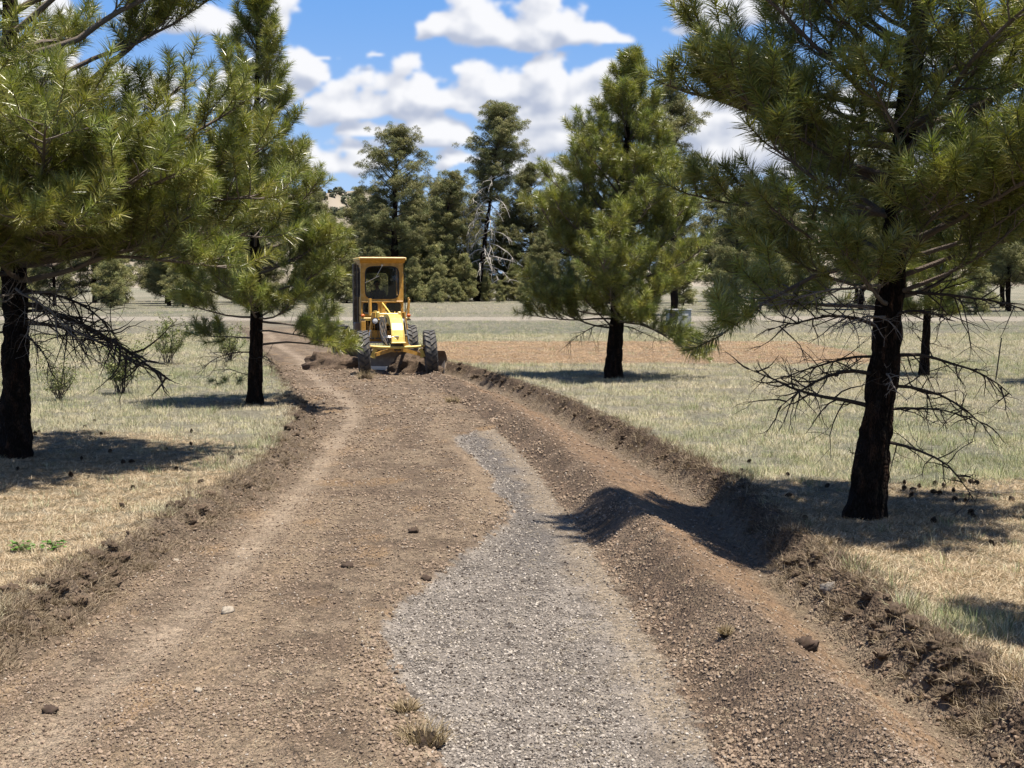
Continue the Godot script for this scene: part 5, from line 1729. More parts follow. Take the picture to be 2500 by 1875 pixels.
func make_person(G: Node3D, cx: float, zf: float, zb: float) -> void:
	var o := Vector3(cx, 0, zb + 0.36)     # on the seat
	var xf := G.transform
	var P := thing("person", "driver in a dark cap and jacket seated at the grader's wheel", "person", xf.origin, G.rotation.y)
	var cloth := lin(0.0176, 0.01936, 0.02464)
	var hip := o + Vector3(0, 1.93, 0.02)
	var chest := o + Vector3(0, 2.28, -0.02)
	var neck := o + Vector3(0, 2.46, 0.0)
	var bones := [[hip, o + Vector3(0, 2.10, -0.02), 0.155, 0.14], [o + Vector3(0, 2.10, -0.02), chest, 0.14, 0.155],
		[o + Vector3(-0.15, 2.36, -0.02), o + Vector3(0.15, 2.36, -0.02), 0.075, 0.075], [chest, neck, 0.12, 0.06]]
	for s: float in [-1.0, 1.0]:
		var sh := o + Vector3(s * 0.185, 2.36, -0.02)
		var el := o + Vector3(s * 0.27, 2.10, 0.14)
		var wr := o + Vector3(s * 0.19, 2.16, 0.42)
		bones += [[sh, el, 0.065, 0.050], [el, wr, 0.050, 0.036]]
		var kn := o + Vector3(s * 0.16, 1.90, 0.46)
		var an := o + Vector3(s * 0.15, 1.44, 0.52)
		bones += [[o + Vector3(s * 0.09, 1.92, 0.04), kn, 0.09, 0.062], [kn, an, 0.06, 0.042], [an, an + Vector3(s * 0.02, -0.06, 0.16), 0.042, 0.036]]
	var body := flesh(bones, 0.024, 0.06, cloth)
	# hands closed on the wheel, five fingers each
	var shaded_skin := lin(0.1408, 0.0836, 0.0572)  # skin tone lowered, the shade inside the cab put into its colour
	for s: float in [-1.0, 1.0]:
		var wr := o + Vector3(s * 0.19, 2.16, 0.42)
		var palm := wr + Vector3(0, 0.005, 0.07)
		var hb := [[wr - Vector3(0, 0, 0.03), palm, 0.026, 0.034], [palm + Vector3(-0.022, 0, 0.005), palm + Vector3(0.022, 0, 0.005), 0.022, 0.022]]
		for k in 4:
			var b := palm + Vector3((k - 1.5) * 0.020, 0.006, 0.025)
			var ln := 0.034 - absf(k - 1.3) * 0.003
			var m := b + Vector3(0, -0.006, ln)
			hb += [[b, m, 0.0095, 0.009], [m, m + Vector3(0, -ln * 0.8, ln * 0.1), 0.009, 0.0085], [m + Vector3(0, -ln * 0.8, ln * 0.1), m + Vector3(0, -ln, -ln * 0.6), 0.0085, 0.008]]
		var tb := palm + Vector3(-s * 0.03, -0.004, -0.01)
		hb += [[tb, tb + Vector3(-s * 0.022, -0.008, 0.025), 0.012, 0.0105], [tb + Vector3(-s * 0.022, -0.008, 0.025), tb + Vector3(-s * 0.016, -0.022, 0.05), 0.0105, 0.009]]
		var hm := flesh(hb, 0.0065, 0.008, shaded_skin)
		var base := body.v.size()
		body.v.append_array(hm.v); body.n.append_array(hm.n); body.c.append_array(hm.c)
		for t in hm.t:
			body.t.append(t + base)
	# head with brow, nose, jaw, ears
	var hc := o + Vector3(-0.03, 2.635, 0.05)
	var hb2 := [[hc + Vector3(0, 0.03, -0.025), hc + Vector3(0, 0.03, 0.02), 0.086, 0.082], [hc + Vector3(0, -0.05, 0.03), hc + Vector3(0, -0.075, 0.055), 0.058, 0.040], [hc + Vector3(0, -0.002, 0.092), hc + Vector3(0, -0.034, 0.112), 0.012, 0.015],
		[hc + Vector3(-0.034, 0.012, 0.086), hc + Vector3(0.034, 0.012, 0.086), 0.014, 0.014], [hc + Vector3(-0.02, -0.066, 0.092), hc + Vector3(0.02, -0.066, 0.092), 0.010, 0.010], [hc + Vector3(0, -0.04, -0.02), o + Vector3(0, 2.44, 0.0), 0.055, 0.058],
		[hc + Vector3(-0.086, 0.01, -0.005), hc + Vector3(-0.09, -0.03, -0.005), 0.014, 0.011], [hc + Vector3(0.086, 0.01, -0.005), hc + Vector3(0.09, -0.03, -0.005), 0.014, 0.011]]
	var hm2 := flesh(hb2, 0.010, 0.014, shaded_skin)
	var base2 := body.v.size()
	body.v.append_array(hm2.v); body.n.append_array(hm2.n); body.c.append_array(hm2.c)
	for t in hm2.t:
		body.t.append(t + base2)
	put("body", body.mesh(M.dull), P)
	var eyes := MB.new()
	for s: float in [-1.0, 1.0]:
		eyes.ball(hc + Vector3(s * 0.031, -0.002, 0.089), Vector3(0.011, 0.008, 0.008), 6, lin(0.044, 0.0352, 0.0352))
	put("eyes", eyes.mesh(M.dull), P)
	var cap := MB.new()
	cap.lathe(PackedVector2Array([Vector2(0.100, 0.0), Vector2(0.102, 0.03), Vector2(0.092, 0.07), Vector2(0.06, 0.10), Vector2(0.0, 0.112)]), 24, lin(0.0132, 0.01408, 0.0176), Transform3D(Basis(), hc + Vector3(0, 0.025, -0.005)))
	var brim := PackedVector2Array()
	for k in 13:
		var a := PI * k / 12.0
		brim.append(Vector2(cos(a) * 0.088, 0.05 + sin(a) * 0.115))
	cap.extrude(brim, -0.004, 0.004, lin(0.0132, 0.01408, 0.0176), Transform3D(Basis(Vector3.UP, -0.9) * Basis(Vector3(1, 0, 0), PI / 2.0 + 0.12), hc + Vector3(0, 0.03, -0.005)))
	put("cap", cap.mesh(M.dull), P)

# ------------------------------------------------------------------ small things
func lump(r: Vector3, s: int, rough: float, col: Color, seg := 8) -> MB:
	var fn := noise(s, 1.6, 3)
	var mb := MB.new()
	mb.ball(Vector3.ZERO, r, seg, col)
	for k in mb.v.size():
		var o := mb.v[k] / r
		var w := 1.0 + fn.get_noise_3d(o.x, o.y, o.z) * rough
		mb.v[k] = mb.v[k] * w
		var g := 1.0 + fn.get_noise_3d(o.x * 3.0 + 9.0, o.y * 3.0, o.z * 3.0) * 0.35
		mb.c[k] = Color(col.r * g, col.g * g, col.b * g)
	renormal(mb)
	return mb

func renormal(mb: MB) -> void:
	var acc := PackedVector3Array()
	acc.resize(mb.v.size())
	for k in mb.t.size() / 3:
		var a := mb.t[k * 3]
		var b := mb.t[k * 3 + 1]
		var c := mb.t[k * 3 + 2]
		var g := (mb.v[c] - mb.v[a]).cross(mb.v[b] - mb.v[a])
		acc[a] += g; acc[b] += g; acc[c] += g
	for k in acc.size():
		if acc[k].length_squared() > 1e-16:
			mb.n[k] = acc[k].normalized()

func blades(mb: MB, rng: RandomNumberGenerator, count: int, spread: float, h0: float, h1: float, width: float, splay: float, droop: float, cols: Array) -> void:
	for k in count:
		var a := rng.randf() * TAU
		var p := Vector3(cos(a), 0, sin(a)) * spread * sqrt(rng.randf())
		var az := rng.randf() * TAU
		var out := (Vector3(cos(az), 0, sin(az)) * 0.7 + p.normalized() * 0.6)
		var dir := (Vector3.UP + out * splay * rng.randf_range(0.3, 1.2)).normalized()
		var h := rng.randf_range(h0, h1)
		var side := dir.cross(Vector3(rng.randfn(), 0.2, rng.randfn())).normalized() * width * rng.randf_range(0.7, 1.2)
		var q := p + dir * h * 0.55
		var e := q + (dir + out * droop * rng.randf_range(0.2, 1.0) - Vector3.UP * droop * 0.3 * rng.randf()).normalized() * h * 0.5
		var c0: Color = cols[rng.randi() % cols.size()]
		var g := rng.randf_range(0.8, 1.2)
		var c := Color(c0.r * g, c0.g * g, c0.b * g)
		var nn := side.cross(dir).normalized()
		nn = (nn * (1.0 if nn.y > 0 else -1.0) + Vector3.UP * 0.5).normalized()
		var i0 := mb.add(p - side, nn, c)
		var i1 := mb.add(p + side, nn, c)
		var i2 := mb.add(q - side * 0.8, nn, c)
		var i3 := mb.add(q + side * 0.8, nn, c)
		var i4 := mb.add(e, nn, c)
		mb.tri(i0, i1, i2); mb.tri(i1, i3, i2); mb.tri(i2, i3, i4)

func shrub(label: String, x: float, d: float, w: float, h: float, leaves: int, s: int) -> void:
	pr = RandomNumberGenerator.new()
	pr.seed = s
	var root := thing("shrub", label, "shrub", Vector3(x, ground(x, d), -d), 0.0, "shrubs in the meadow left of the track")
	var where: Array[Transform3D] = []
	var cols := PackedColorArray()
	for k in 16:
		var mb := MB.new()
		var az := 360.0 * k / 16.0 + pr.randf_range(-15, 15)
		var pts := bent(Vector3(pr.randfn(), 0, pr.randfn()) * w * 0.05, heading(az, pr.randf_range(48, 85)), h * pr.randf_range(0.75, 1.05), 5, 0.25, 0.10)
		mb.tube(pts, taper(0.011, 0.003, 6), 4, lin(0.0984, 0.082, 0.0697))
		for j in 8:
			var p := pts[1 + pr.randi() % 5]
			var tp := bent(p, heading(pr.randf() * 360.0, pr.randf_range(0, 65)), h * pr.randf_range(0.15, 0.38), 3, 0.2, 0.15)
			mb.tube(tp, taper(0.005, 0.002, 4), 3, lin(0.1066, 0.0902, 0.0738))
			for q in leaves / 64:
				var t := pr.randf() * 3.0
				var i := mini(int(t), 2)
				var lp := tp[i].lerp(tp[i + 1], t - i) + Vector3(pr.randfn(), pr.randfn(), pr.randfn()) * 0.03
				if lp.y < h * 0.28:
					continue
				where.append(Transform3D(Basis(Vector3(pr.randfn(), pr.randfn(), pr.randfn()).normalized(), pr.randf() * TAU).scaled(Vector3.ONE * pr.randf_range(0.7, 1.3)), lp))
				var g := pr.randf_range(0.7, 1.3)
				cols.append(Color(g * pr.randf_range(0.9, 1.25), g, g * 0.9))
		put("stem", mb.mesh(M.wood), root)
	var lf := MB.new()
	var gc := lin(0.1476, 0.1763, 0.0615)
	var a := lf.add(Vector3(0, 0, 0), Vector3.UP, gc)
	var b := lf.add(Vector3(0.015, 0.002, 0.024), Vector3.UP, gc)
	var c := lf.add(Vector3(-0.015, 0.002, 0.024), Vector3.UP, gc)
	var e := lf.add(Vector3(0, 0, 0.05), Vector3.UP, gc)
	lf.quad(a, b, e, c)
	tag(scatter("foliage", lf.mesh(M.leaf), where, cols, root), "", "", "", "stuff")

func make_small_things() -> void:
	shrub("rounded leafy shrub with bare lower stems in the left meadow", -9.0, 31.0, 1.25, 1.1, 1500, 4001)
	shrub("small sparse shrub nearest the left foreground pine trunk", -9.85, 29.3, 0.6, 0.85, 520, 4002)
	shrub("wide green shrub behind the bare drooping branches", -10.7, 42.0, 2.0, 1.35, 2400, 4003)
	shrub("low green shrub beside the track behind the young pine", -9.1, 43.5, 1.5, 1.15, 1600, 4004)
	# soil pushed up by the blade
	var soil_c := lin(0.1804, 0.1312, 0.0943)
	for a in [["loose dirt heap rolling in front of the grader blade behind the right wheel", -2.95, 41.0, Vector3(0.80, 0.68, 0.55), 5001], ["brown dirt mound spilling off the blade at the left of the grader", -5.45, 42.3, Vector3(1.15, 0.62, 0.8), 5002]]:
		var lm := lump(a[3], a[4], 0.34, soil_c, 26)
		var fn := noise(a[4] + 5, 5.0, 3)
		for k in lm.v.size():
			lm.v[k] += lm.n[k] * fn.get_noise_3dv(lm.v[k]) * 0.07
		renormal(lm)
		var o := put("dirt_heap", lm.mesh(M.soil))
		o.position = Vector3(a[1], -0.24, -a[2])
		tag(o, a[0], "dirt heap", "heaps pushed up by the grader")
	# uprooted sods on the track
	for a in [["uprooted grass sod with dry blades lying on the gravel in the foreground", -0.52, 7.75, 0.115, 5101], ["small tuft of dry grass on the gravel edge behind the larger sod", -0.66, 8.25, 0.06, 5102], ["clump of torn roots and grass in front of the grader's front axle", -4.05, 37.3, 0.20, 5103], ["small dry grass tuft on the crest slope of the windrow", 1.55, 9.6, 0.05, 5104], ["dark root clump halfway along the spread dirt", -1.35, 30.5, 0.13, 5105]]:
		var rng := RandomNumberGenerator.new()
		rng.seed = a[4]
		var r: float = a[3]
		var root := thing("grass_sod", a[0], "grass sod", Vector3(a[1], ground(a[1], a[2]), -a[2]), rng.randf() * TAU, "sods torn up by the grader")
		put("root_ball", lump(Vector3(r, r * 0.55, r * 0.85), a[4], 0.6, lin(0.0615, 0.0451, 0.0328), 12).mesh(M.soil), root)
		var gm := MB.new()
		blades(gm, rng, 260, r * 1.15, r * 0.6, r * 1.7, 0.0022, 0.9, 0.9, [lin(0.2132, 0.164, 0.0984), lin(0.2952, 0.2378, 0.1476), lin(0.164, 0.123, 0.0738)])
		var go := put("dry_grass", gm.mesh(M.grass), root)
		go.position.y = r * 0.1
	# stones and clods that stand out on the track
	for a in [["pale cream stone on the left half of the track", -2.32, 10.85, 0.055, 0], ["pale rounded stone near the bottom of the picture", -2.05, 8.65, 0.03, 0], ["dark clod beside the bared gravel, farthest of the pair", -1.05, 14.3, 0.06, 1], ["dark clod on the middle of the track", -1.55, 12.6, 0.065, 1], ["dark clod at the edge of the gravel", -0.78, 12.1, 0.05, 1], ["dark stone on the windrow slope in the foreground", 2.02, 9.15, 0.085, 1], ["brown clod near the left bend", -4.0, 25.0, 0.07, 1], ["flat grey stone on the ditch floor", 2.72, 11.4, 0.085, 2], ["small pale stone at the foot of the left bank", -3.3, 13.1, 0.035, 0], ["dark clod low on the left of the track", -2.9, 8.3, 0.05, 1]]:
		var col: Color = [lin(0.26, 0.225, 0.18), lin(0.0574, 0.041, 0.03116), lin(0.164, 0.1476, 0.1312)][a[4]]
		var r: float = a[3]
		var o := put("stone" if a[4] != 1 else "dirt_clod", lump(Vector3(r, r * 0.6, r * 0.8), int(r * 9000) + 7, 0.7, col, 9).mesh(M.stone))
		o.position = Vector3(a[1], ground(a[1], a[2]) + r * 0.25, -a[2])
		o.rotation.y = r * 70.0
		tag(o, a[0], "stone" if a[4] != 1 else "clod", "stones and clods on the track")
	# pine cones
	var cone := MB.new()
	for row in 8:
		var t := row / 7.0
		var rr := 0.036 * sin(PI * (0.12 + 0.80 * t)) + 0.004
		var y := lerpf(-0.042, 0.042, t)
		var m := 9
		for k in m:
			var a := TAU * (k + 0.5 * (row % 2)) / m
			var o := Vector3(cos(a), 0, sin(a))
			var side := Vector3(-sin(a), 0, cos(a)) * 0.012
			var root := Vector3(0, y - 0.008, 0) + o * rr * 0.35
			var tip := Vector3(0, y + 0.008, 0) + o * rr
			var c := lin(0.0697, 0.04756, 0.0328) if (k + row) % 3 else lin(0.1312, 0.0984, 0.0738)
			cone.flat_tri(root, tip - side, tip + side, Vector3.UP + o * 0.3, c)
			cone.flat_tri(root - Vector3.UP * 0.01, tip - side, tip + side, Vector3.DOWN + o, lin(0.041, 0.0287, 0.0205))
	cone.ball(Vector3.ZERO, Vector3(0.014, 0.042, 0.014), 6, lin(0.041, 0.0287, 0.0205))
	var cone_m := cone.mesh(M.dull)
	var rng2 := RandomNumberGenerator.new()
	rng2.seed = 6001
	var spots := []
	for k in 16:
		spots.append([rng2.randf_range(4.75, 5.9), rng2.randf_range(15.6, 17.4), "pine cone in the drift of cones right of the right pine's trunk", "cones drifted beside the right pine"])
	for k in 18:
		spots.append([rng2.randf_range(2.95, 5.6), rng2.randf_range(12.6, 19.5), "dark pine cone on the litter around the right foreground pine", "cones around the right pine"])
	for k in 22:
		spots.append([rng2.randf_range(-8.2, -3.9), rng2.randf_range(15.2, 24.5), "dark pine cone on the shaded litter by the left foreground pine", "cones around the left pine"])
	for p in spots:
		var o := put("pine_cone", cone_m)
		o.transform = Transform3D(Basis(Vector3(rng2.randfn(), rng2.randfn(), rng2.randfn()).normalized(), rng2.randf() * TAU).scaled(Vector3.ONE * rng2.randf_range(0.6, 0.9)), Vector3(p[0], ground(p[0], p[1]) + 0.034, -p[1]))
		tag(o, p[2], "pine cone", p[3])
	# fallen twigs under the pines
	pr = RandomNumberGenerator.new()
	pr.seed = 6101
	for a in [["pale fallen branch among the cones at the right edge", 5.4, 16.3, 20.0, 1.3], ["fallen twig on the litter left of the right pine's trunk", 3.2, 16.6, 170.0, 0.6], ["fallen twig in the shade right of the left pine's trunk", -5.6, 19.4, 15.0, 0.9]]:
		var mb := MB.new()
		dead_branch(mb, Vector3(0, 0.04, 0), heading(a[3], 6.0), a[4], 0.014, -0.15, lin(0.2132, 0.1886, 0.164))
		for k in mb.v.size():
			mb.v[k].y = maxf(mb.v[k].y * 0.4, 0.0) + 0.012
		var o := put("fallen_branch", mb.mesh(M.wood))
		o.position = Vector3(a[1], ground(a[1], a[2]), -a[2])
		tag(o, a[0], "branch", "fallen branches under the pines")
	# a young weed by the left bank
	for a in [["bright green leafy weed on the left verge, nearer the track", -4.38, 12.75, 5301], ["bright green leafy weed on the left verge at the picture edge", -4.68, 12.75, 5302]]:
		var rng := RandomNumberGenerator.new()
		rng.seed = a[3]
		var root := thing("weed", a[0], "weed", Vector3(a[1], ground(a[1], a[2]), -a[2]), 0.0, "green weeds on the left verge")
		for k in 34:
			var az := rng.randf() * TAU
			var o := Vector3(cos(az), 0, sin(az))
			var mb := MB.new()
			var ln := rng.randf_range(0.04, 0.07)
			var p := o * rng.randf_range(0.01, 0.09) + Vector3.UP * rng.randf_range(0.03, 0.11)
			var side := Vector3(-o.z, 0, o.x) * ln * 0.42
			var g := rng.randf_range(0.8, 1.25)
			var c := lin(0.082 * g, 0.164 * g, 0.0287 * g)
			var rise := Vector3.UP * rng.randf_range(-0.02, 0.03)
			mb.flat_quad(p, p + o * ln * 0.5 + side + rise, p + o * ln + rise * 0.5, p + o * ln * 0.5 - side + rise, Vector3.UP, c)
			mb.tube(PackedVector3Array([Vector3(0, 0, 0), p * Vector3(0.6, 0.9, 0.6), p]), PackedFloat32Array([0.002]), 3, lin(0.0984, 0.1476, 0.041))
			put("leaf", mb.mesh(M.leaf), root)
	# steel fence post
	var post := thing("fence_post", "thin leaning steel fence post in the meadow at the right edge", "fence post", Vector3(12.55, ground(12.55, 35.0) - 0.05, -35.0))
	post.rotation.z = -0.11
	var pm := MB.new()
	pm.cbox(Vector3(0, 0.58, 0), Vector3(0.034, 1.2, 0.008), 0.002, lin(0.041, 0.0369, 0.0328))
	pm.cbox(Vector3(0, 0.58, -0.018), Vector3(0.008, 1.2, 0.03), 0.002, lin(0.041, 0.0369, 0.0328))
	put("post", pm.mesh(M.dull), post)
	for k in 12:
		var st := MB.new()
		st.cbox(Vector3(0, 0.2 + k * 0.08, 0.008), Vector3(0.012, 0.016, 0.012), 0.002, lin(0.041, 0.0369, 0.0328))
		put("stud", st.mesh(M.dull), post)
	# utility cabinet beside the haul road
	var cab := thing("utility_cabinet", "grey metal utility cabinet with a dark door beside the far road", "cabinet", Vector3(9.35, ground(9.35, 76.0), -76.0), 0.12)
	var cm := MB.new()
	cm.cbox(Vector3(0, 0.52, 0), Vector3(1.3, 0.95, 0.7), 0.02, lin(0.2952, 0.3034, 0.2952))
	put("housing", cm.mesh(M.dull), cab)
	var lid := MB.new()
	lid.cbox(Vector3(0, 1.02, 0), Vector3(1.4, 0.06, 0.8), 0.015, lin(0.3444, 0.3444, 0.328))
	put("lid", lid.mesh(M.dull), cab)
	var dr := MB.new()
	dr.cbox(Vector3(-0.36, 0.60, 0.36), Vector3(0.48, 0.66, 0.03), 0.008, lin(0.0205, 0.02296, 0.0246))
	put("door", dr.mesh(M.dull), cab)
	var pl := MB.new()
	pl.cbox(Vector3(0.3, 0.74, 0.36), Vector3(0.36, 0.12, 0.02), 0.005, lin(0.492, 0.492, 0.4756))
	put("name_plate", pl.mesh(M.dull), cab)
	# pale boulder at the edge of the far stand
	var bo := put("boulder", lump(Vector3(1.3, 0.9, 1.0), 6301, 0.5, lin(0.3444, 0.3034, 0.2542), 14).mesh(M.stone))
	bo.position = Vector3(3.75, 0.35, -187.0)
	tag(bo, "pale boulder at the foot of the far stand left of the dense meadow pine", "boulder")

# ------------------------------------------------------------------ ground cover
func make_ground_cover() -> void:
	var rng := RandomNumberGenerator.new()
	rng.seed = 7001
	# tufts, three kinds
	var kinds := []
	for k in 3:
		var r := RandomNumberGenerator.new()
		r.seed = 7100 + k
		var mb := MB.new()
		var cols: Array = [[lin(0.46, 0.415, 0.31), lin(0.41, 0.37, 0.28), lin(0.34, 0.305, 0.22)], [lin(0.275, 0.28, 0.20), lin(0.34, 0.33, 0.24), lin(0.40, 0.365, 0.265)], [lin(0.1312, 0.1681, 0.0779), lin(0.1804, 0.2091, 0.1066), lin(0.2952, 0.287, 0.1804)]][k]
		blades(mb, r, 22, 0.13, 0.05 if k < 2 else 0.07, 0.15 if k < 2 else 0.20, 0.0026, 0.75, 0.8, cols)
		kinds.append(mb.mesh(M.grass))
	var low := MB.new()
	var r3 := RandomNumberGenerator.new()
	r3.seed = 7110
	blades(low, r3, 22, 0.13, 0.05, 0.13, 0.0022, 1.6, 1.2, [lin(0.36, 0.30, 0.20), lin(0.42, 0.37, 0.275), lin(0.28, 0.215, 0.14)])
	var straw_mesh := low.mesh(M.grass)
	var where: Array = []
	var cols: Array = []
	for k in 3:
		var l: Array[Transform3D] = []
		where.append(l)
		cols.append(PackedColorArray())
	var straw_t: Array[Transform3D] = []
	var straw_c := PackedColorArray()
	var root_t: Array[Transform3D] = []
	var root_c := PackedColorArray()
	for k in 170000:
		# thinner with distance
		var d := 6.5 / (1.0 - rng.randf() * (1.0 - 6.5 / 210.0)) if k % 2 else sqrt(lerpf(49.0, 4500.0, rng.randf()))
		var x := rng.randf_range(-1.0, 1.0) * (d * 0.43 + 2.0)
		query(d)
		if d < 92.0 and x > q_l - 0.05 and x < q_r + 0.10:
			continue
		if d > HAUL_NEAR - 0.8 and d < HAUL_FAR + 0.8:
			continue
		var patch := g_wide.get_noise_2d(x * 1.6 + 300.0, d * 1.6) + g_col.get_noise_2d(x, d) * 0.4
		var litter := 0.0
		for p: Vector3 in PINE_LITTER:
			litter = maxf(litter, smooth(1.1, 0.75, Vector2(x - p.x, d - p.y).length() / p.z))
		var strip := d > 42.5 and d < 58.5 and x > -3.5 and x < 12.5
		var s := rng.randf_range(0.5, 1.05) * (1.0 + smooth(25.0, 140.0, d) * 1.3)
		var g := rng.randf_range(0.8, 1.2)
		if litter > 0.3 and rng.randf() < litter * 0.95 or strip and rng.randf() < 0.97:
			if rng.randf() < 0.85:
				straw_t.append(Transform3D(Basis(Vector3.UP, rng.randf() * TAU).scaled(Vector3(s, s * 0.6, s)), Vector3(x, ground(x, d), -d)))
				straw_c.append(Color(g * 1.0, g * (0.86 if strip else 0.94), g * (0.78 if strip else 0.9)))
			continue
		if g_col.get_noise_2d(x * 0.7 + 77.0, d * 0.7) + rng.randf() * 0.5 < 0.06:
			continue      # thin patches where the thatch shows
		var v := 1
		var roll := rng.randf() + patch * 0.5
		if roll < 0.46: v = 0
		elif roll > 0.84: v = 2
		where[v].append(Transform3D(Basis(Vector3.UP, rng.randf() * TAU).scaled(Vector3(s, s * rng.randf_range(0.6, 1.15), s)), Vector3(x, ground(x, d) - 0.01, -d)))
		var kindly := 1.0 + g_col.get_noise_2d(x * 0.6 + 500.0, d * 0.6) * 0.45
		cols[v].append(Color(g * kindly, g * lerpf(1.0, kindly, 0.8), g * kindly * rng.randf_range(0.82, 1.05)))
	for k in 3:
		tag(scatter(["straw_grass", "sage_grass", "green_grass"][k], kinds[k], where[k], cols[k]), ["pale straw tufts of the dry meadow grass", "grey green tufts of the meadow grass", "fresh green tufts of the meadow grass"][k], "grass", "", "stuff")
	# needle litter and cut straw
	tag(scatter("needle_litter", straw_mesh, straw_t, straw_c), "dry pine needles and cut straw lying on the ground", "litter", "", "stuff")
	# torn roots and dead grass hanging over both banks
	var rm := MB.new()
	var r4 := RandomNumberGenerator.new()
	r4.seed = 7120
	blades(rm, r4, 34, 0.09, 0.06, 0.17, 0.0024, 1.5, 1.6, [lin(0.164, 0.123, 0.082), lin(0.2296, 0.1804, 0.123), lin(0.0984, 0.07216, 0.0492), lin(0.2952, 0.2378, 0.164)])
	for k in 4200:
		var d := 6.0 / (1.0 - rng.randf() * (1.0 - 6.0 / 60.0))
		query(d)
		var right := rng.randf() < 0.5
		var x := (q_r + rng.randfn() * 0.16 + 0.02) if right else (q_l + rng.randfn() * 0.2 + 0.02)
		var n := g_mid.get_noise_2d(x * 2.0, d * 2.0)
		if n < -0.15 and rng.randf() < 0.8:
			continue
		var s := rng.randf_range(0.4, 0.95)
		var tilt := Basis(Vector3.FORWARD, rng.randf_range(-0.2, 0.9) * (-1.0 if right else 1.0))
		root_t.append(Transform3D(tilt * Basis(Vector3.UP, rng.randf() * TAU).scaled(Vector3.ONE * s), Vector3(x, ground(x, d) - 0.005, -d)))
		var g := rng.randf_range(0.6, 1.15)
		root_c.append(Color(g, g, g))
	tag(scatter("torn_roots", rm.mesh(M.grass), root_t, root_c), "torn brown roots and dead grass fringing both banks of the track", "roots", "", "stuff")
	# torn sods hanging over the banks
	for k in 3:
		var sod := lump(Vector3(1.0, 0.55, 0.75), 7300 + k, 0.9, lin(0.085, 0.062, 0.044), 12)
		var r6 := RandomNumberGenerator.new()
		r6.seed = 7310 + k
		var hair := MB.new()
		blades(hair, r6, 150, 1.0, 0.4, 1.1, 0.014, 1.4, 1.5, [lin(0.2, 0.15, 0.1), lin(0.28, 0.22, 0.15), lin(0.1, 0.075, 0.05)])
		var base := sod.v.size()
		sod.v.append_array(hair.v); sod.n.append_array(hair.n); sod.c.append_array(hair.c)
		for t in hair.t:
			sod.t.append(t + base)
		var sod_t: Array[Transform3D] = []
		var sod_c := PackedColorArray()
		for q in 260:
			var d := 6.0 / (1.0 - rng.randf() * (1.0 - 6.0 / 48.0))
			query(d)
			var right := rng.randf() < 0.5
			var x := (q_r - 0.05 + rng.randfn() * 0.08) if right else (q_l + 0.06 + rng.randfn() * 0.12)
			if g_mid.get_noise_2d(x * 1.5 + 8.0, d * 1.5) < -0.1:
				continue
			var s := rng.randf_range(0.035, 0.085)
			sod_t.append(Transform3D(Basis(Vector3.UP, rng.randf() * TAU).rotated(Vector3.FORWARD, rng.randf_range(-0.4, 0.4)).scaled(Vector3.ONE * s), Vector3(x, ground(x, d) + s * 0.1, -d)))
			var g := rng.randf_range(0.7, 1.2)
			sod_c.append(Color(g, g, g))
		tag(scatter("torn_sod", sod.mesh(M.dull), sod_t, sod_c), "dark sods torn loose along both banks of the track", "sod", "", "stuff")
	# loose straw scattered on the track
	var bits := MB.new()
	var r5 := RandomNumberGenerator.new()
	r5.seed = 7130
	for k in 7:
		var a := r5.randf() * TAU
		var p := Vector3(r5.randfn(), 0, r5.randfn()) * 0.05 + Vector3.UP * 0.006
		var o := Vector3(cos(a), r5.randf_range(0.0, 0.25), sin(a)) * r5.randf_range(0.012, 0.035)
		var sd := Vector3(-sin(a), 0, cos(a)) * 0.0013
		bits.flat_quad(p - sd, p + sd, p + o + sd, p + o - sd, Vector3.UP, lin(0.3444, 0.287, 0.1968))
	var bits_t: Array[Transform3D] = []
	var bits_c := PackedColorArray()
	for k in 9000:
		var d := 6.0 / (1.0 - rng.randf() * (1.0 - 6.0 / 45.0))
		query(d)
		var x := rng.randf_range(q_l, q_r)
		if rng.randf() > 0.16 + g_col.get_noise_2d(x * 1.5, d * 1.5):
			continue
		bits_t.append(Transform3D(Basis(Vector3.UP, rng.randf() * TAU).scaled(Vector3.ONE * rng.randf_range(0.7, 1.5)), Vector3(x, ground(x, d) + 0.004, -d)))
		var g := rng.randf_range(0.6, 1.1)
		bits_c.append(Color(g, g, g))
	tag(scatter("loose_straw", bits.mesh(M.grass), bits_t, bits_c), "bits of straw scattered over the graded dirt", "straw", "", "stuff")
	# clods and stones: five shapes
	var rocks := []
	for k in 5:
		var r := RandomNumberGenerator.new()
		r.seed = 7200 + k
		var mb := MB.new()
		var pts := []
		for i in 20:
			pts.append(Vector3(r.randfn(), r.randfn(), r.randfn()).normalized() * Vector3(1.0, 0.72, 0.85) * r.randf_range(0.88, 1.1))
		# convex hull by brute force
		for i in 20:
			for j in range(i + 1, 20):
				for l in range(j + 1, 20):
					var nn: Vector3 = (pts[j] - pts[i]).cross(pts[l] - pts[i])
					var pos := 0
					var neg := 0
					for q in 20:
						var s: float = nn.dot(pts[q] - pts[i])
						if s > 1e-6: pos += 1
						if s < -1e-6: neg += 1
					if pos == 0 or neg == 0:
						mb.flat_tri(pts[i], pts[j], pts[l], pts[i] + pts[j] + pts[l], Color.WHITE)
		rocks.append(mb.mesh(M.stone))
	var st: Array = []
	var sc: Array = []
	for k in 5:
		var l: Array[Transform3D] = []
		st.append(l)
		sc.append(PackedColorArray())
	var pt: Array[Transform3D] = []
	var pc := PackedColorArray()
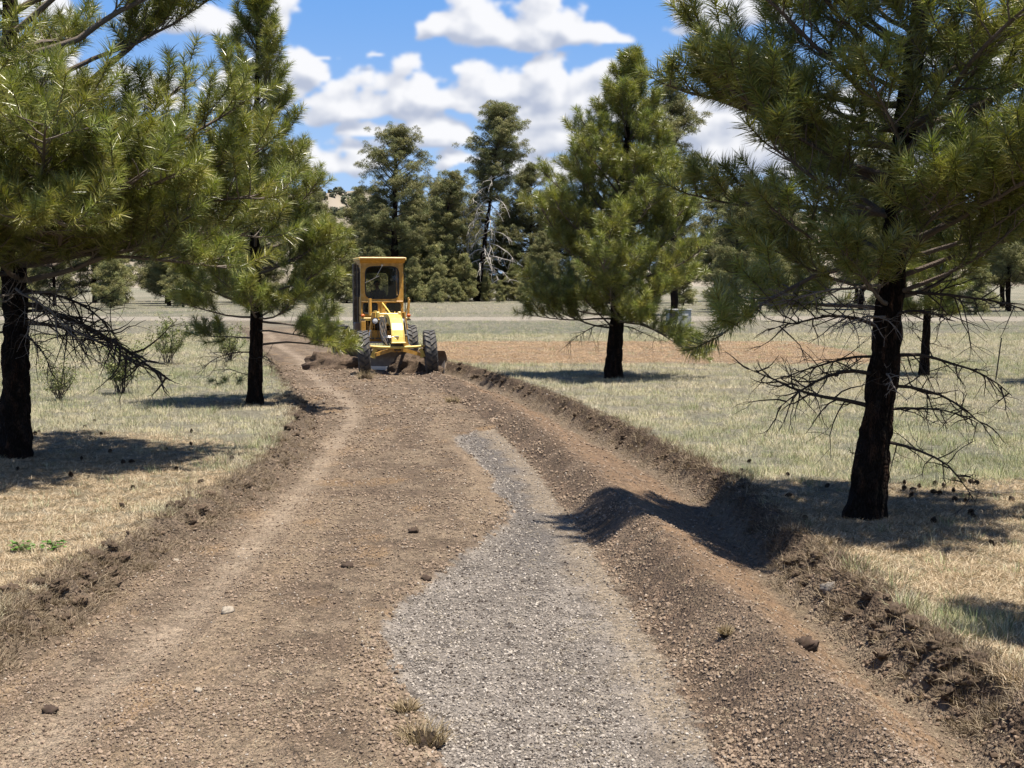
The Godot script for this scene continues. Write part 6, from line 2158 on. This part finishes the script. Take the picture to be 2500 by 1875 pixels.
	for k in 170000:
		var d := 5.6 / (1.0 - rng.randf() * (1.0 - 5.6 / 44.0))
		query(d)
		var x := rng.randf_range(q_l + 0.1, q_r - 0.05)
		var mid := g_mid.get_noise_2d(x, d)
		var fine := g_fine.get_noise_2d(x * 2.0, d * 2.0)
		var bare := x > q_g + fine * 0.1 + mid * 0.1 and x < q_f - 0.02 and d < 25.0
		var du := (x - q_t) / 0.22
		var track := exp(-du * du)
		var de := (x - q_g + 0.16) / 0.1
		if rng.randf() < track * 0.8 or d > 15.5 and d < 23.0 and rng.randf() < exp(-de * de):
			continue
		var clumpy := smooth(-0.45, 0.35, mid + g_col.get_noise_2d(x * 1.3, d * 1.3))
		if not bare and rng.randf() > 0.25 + 0.75 * clumpy:
			continue
		var far := smooth(8.0, 40.0, d)
		var size := 0.0
		var col := lin(0.1312, 0.0902, 0.0574)
		if bare:
			size = (0.004 + 0.011 * pow(rng.randf(), 2.0)) * (1.0 + far)
			var g := rng.randf()
			col = lin(0.164, 0.1435, 0.123).lerp(lin(0.4264, 0.3813, 0.328), g * g * 1.05) if g < 0.9 else lin(0.0615, 0.0492, 0.041)
			if q_f - x < 0.45 and rng.randf() < 0.7:
				continue
		else:
			size = 0.0045 + 0.013 * pow(rng.randf(), 2.7) * (1.0 + far * 2.0)
			if x > q_f and x < q_k:
				size *= 0.95
			var g := rng.randf_range(0.65, 1.25)
			col = lin(0.205 * g, 0.1542 * g, 0.1115 * g)
			if rng.randf() < 0.06:
				col = lin(0.3444, 0.3034, 0.2542)
				size *= 0.7
			# the broken edge where the dirt ends on the gravel
			var e := absf(x - q_g)
			if e < 0.25 and d < 17.0:
				size *= 1.35
			elif x > q_f and x - q_f < 0.3:
				size *= 1.3
			if x > q_k + 0.1 and rng.randf() < 0.6:
				continue
		var v := rng.randi() % 5
		var t := Transform3D(Basis(Vector3(rng.randfn(), rng.randfn() * 2.0, rng.randfn()).normalized(), rng.randf() * TAU).scaled(Vector3.ONE * size), Vector3(x, ground(x, d) + size * 0.3, -d))
		st[v].append(t)
		sc[v].append(col)
	# lumps of sod and soil broken off along both banks
	for k in 3600:
		var d := 6.0 / (1.0 - rng.randf() * (1.0 - 6.0 / 50.0))
		query(d)
		var right := rng.randf() < 0.5
		var x := (q_r - 0.12 + rng.randfn() * 0.14) if right else (q_l + 0.12 + rng.randfn() * 0.18)
		var size := 0.010 + 0.020 * pow(rng.randf(), 2.2)
		var v := rng.randi() % 5
		var g := rng.randf_range(0.6, 1.2)
		st[v].append(Transform3D(Basis(Vector3(rng.randfn(), rng.randfn() * 2.0, rng.randfn()).normalized(), rng.randf() * TAU).scaled(Vector3.ONE * size), Vector3(x, ground(x, d) + size * 0.15, -d)))
		sc[v].append(lin(0.1394 * g, 0.1 * g, 0.0697 * g))
	for k in 5:
		tag(scatter("loose_gravel", rocks[k], st[k], sc[k]), "loose clods and small stones strewn over the graded track", "gravel", "", "stuff")
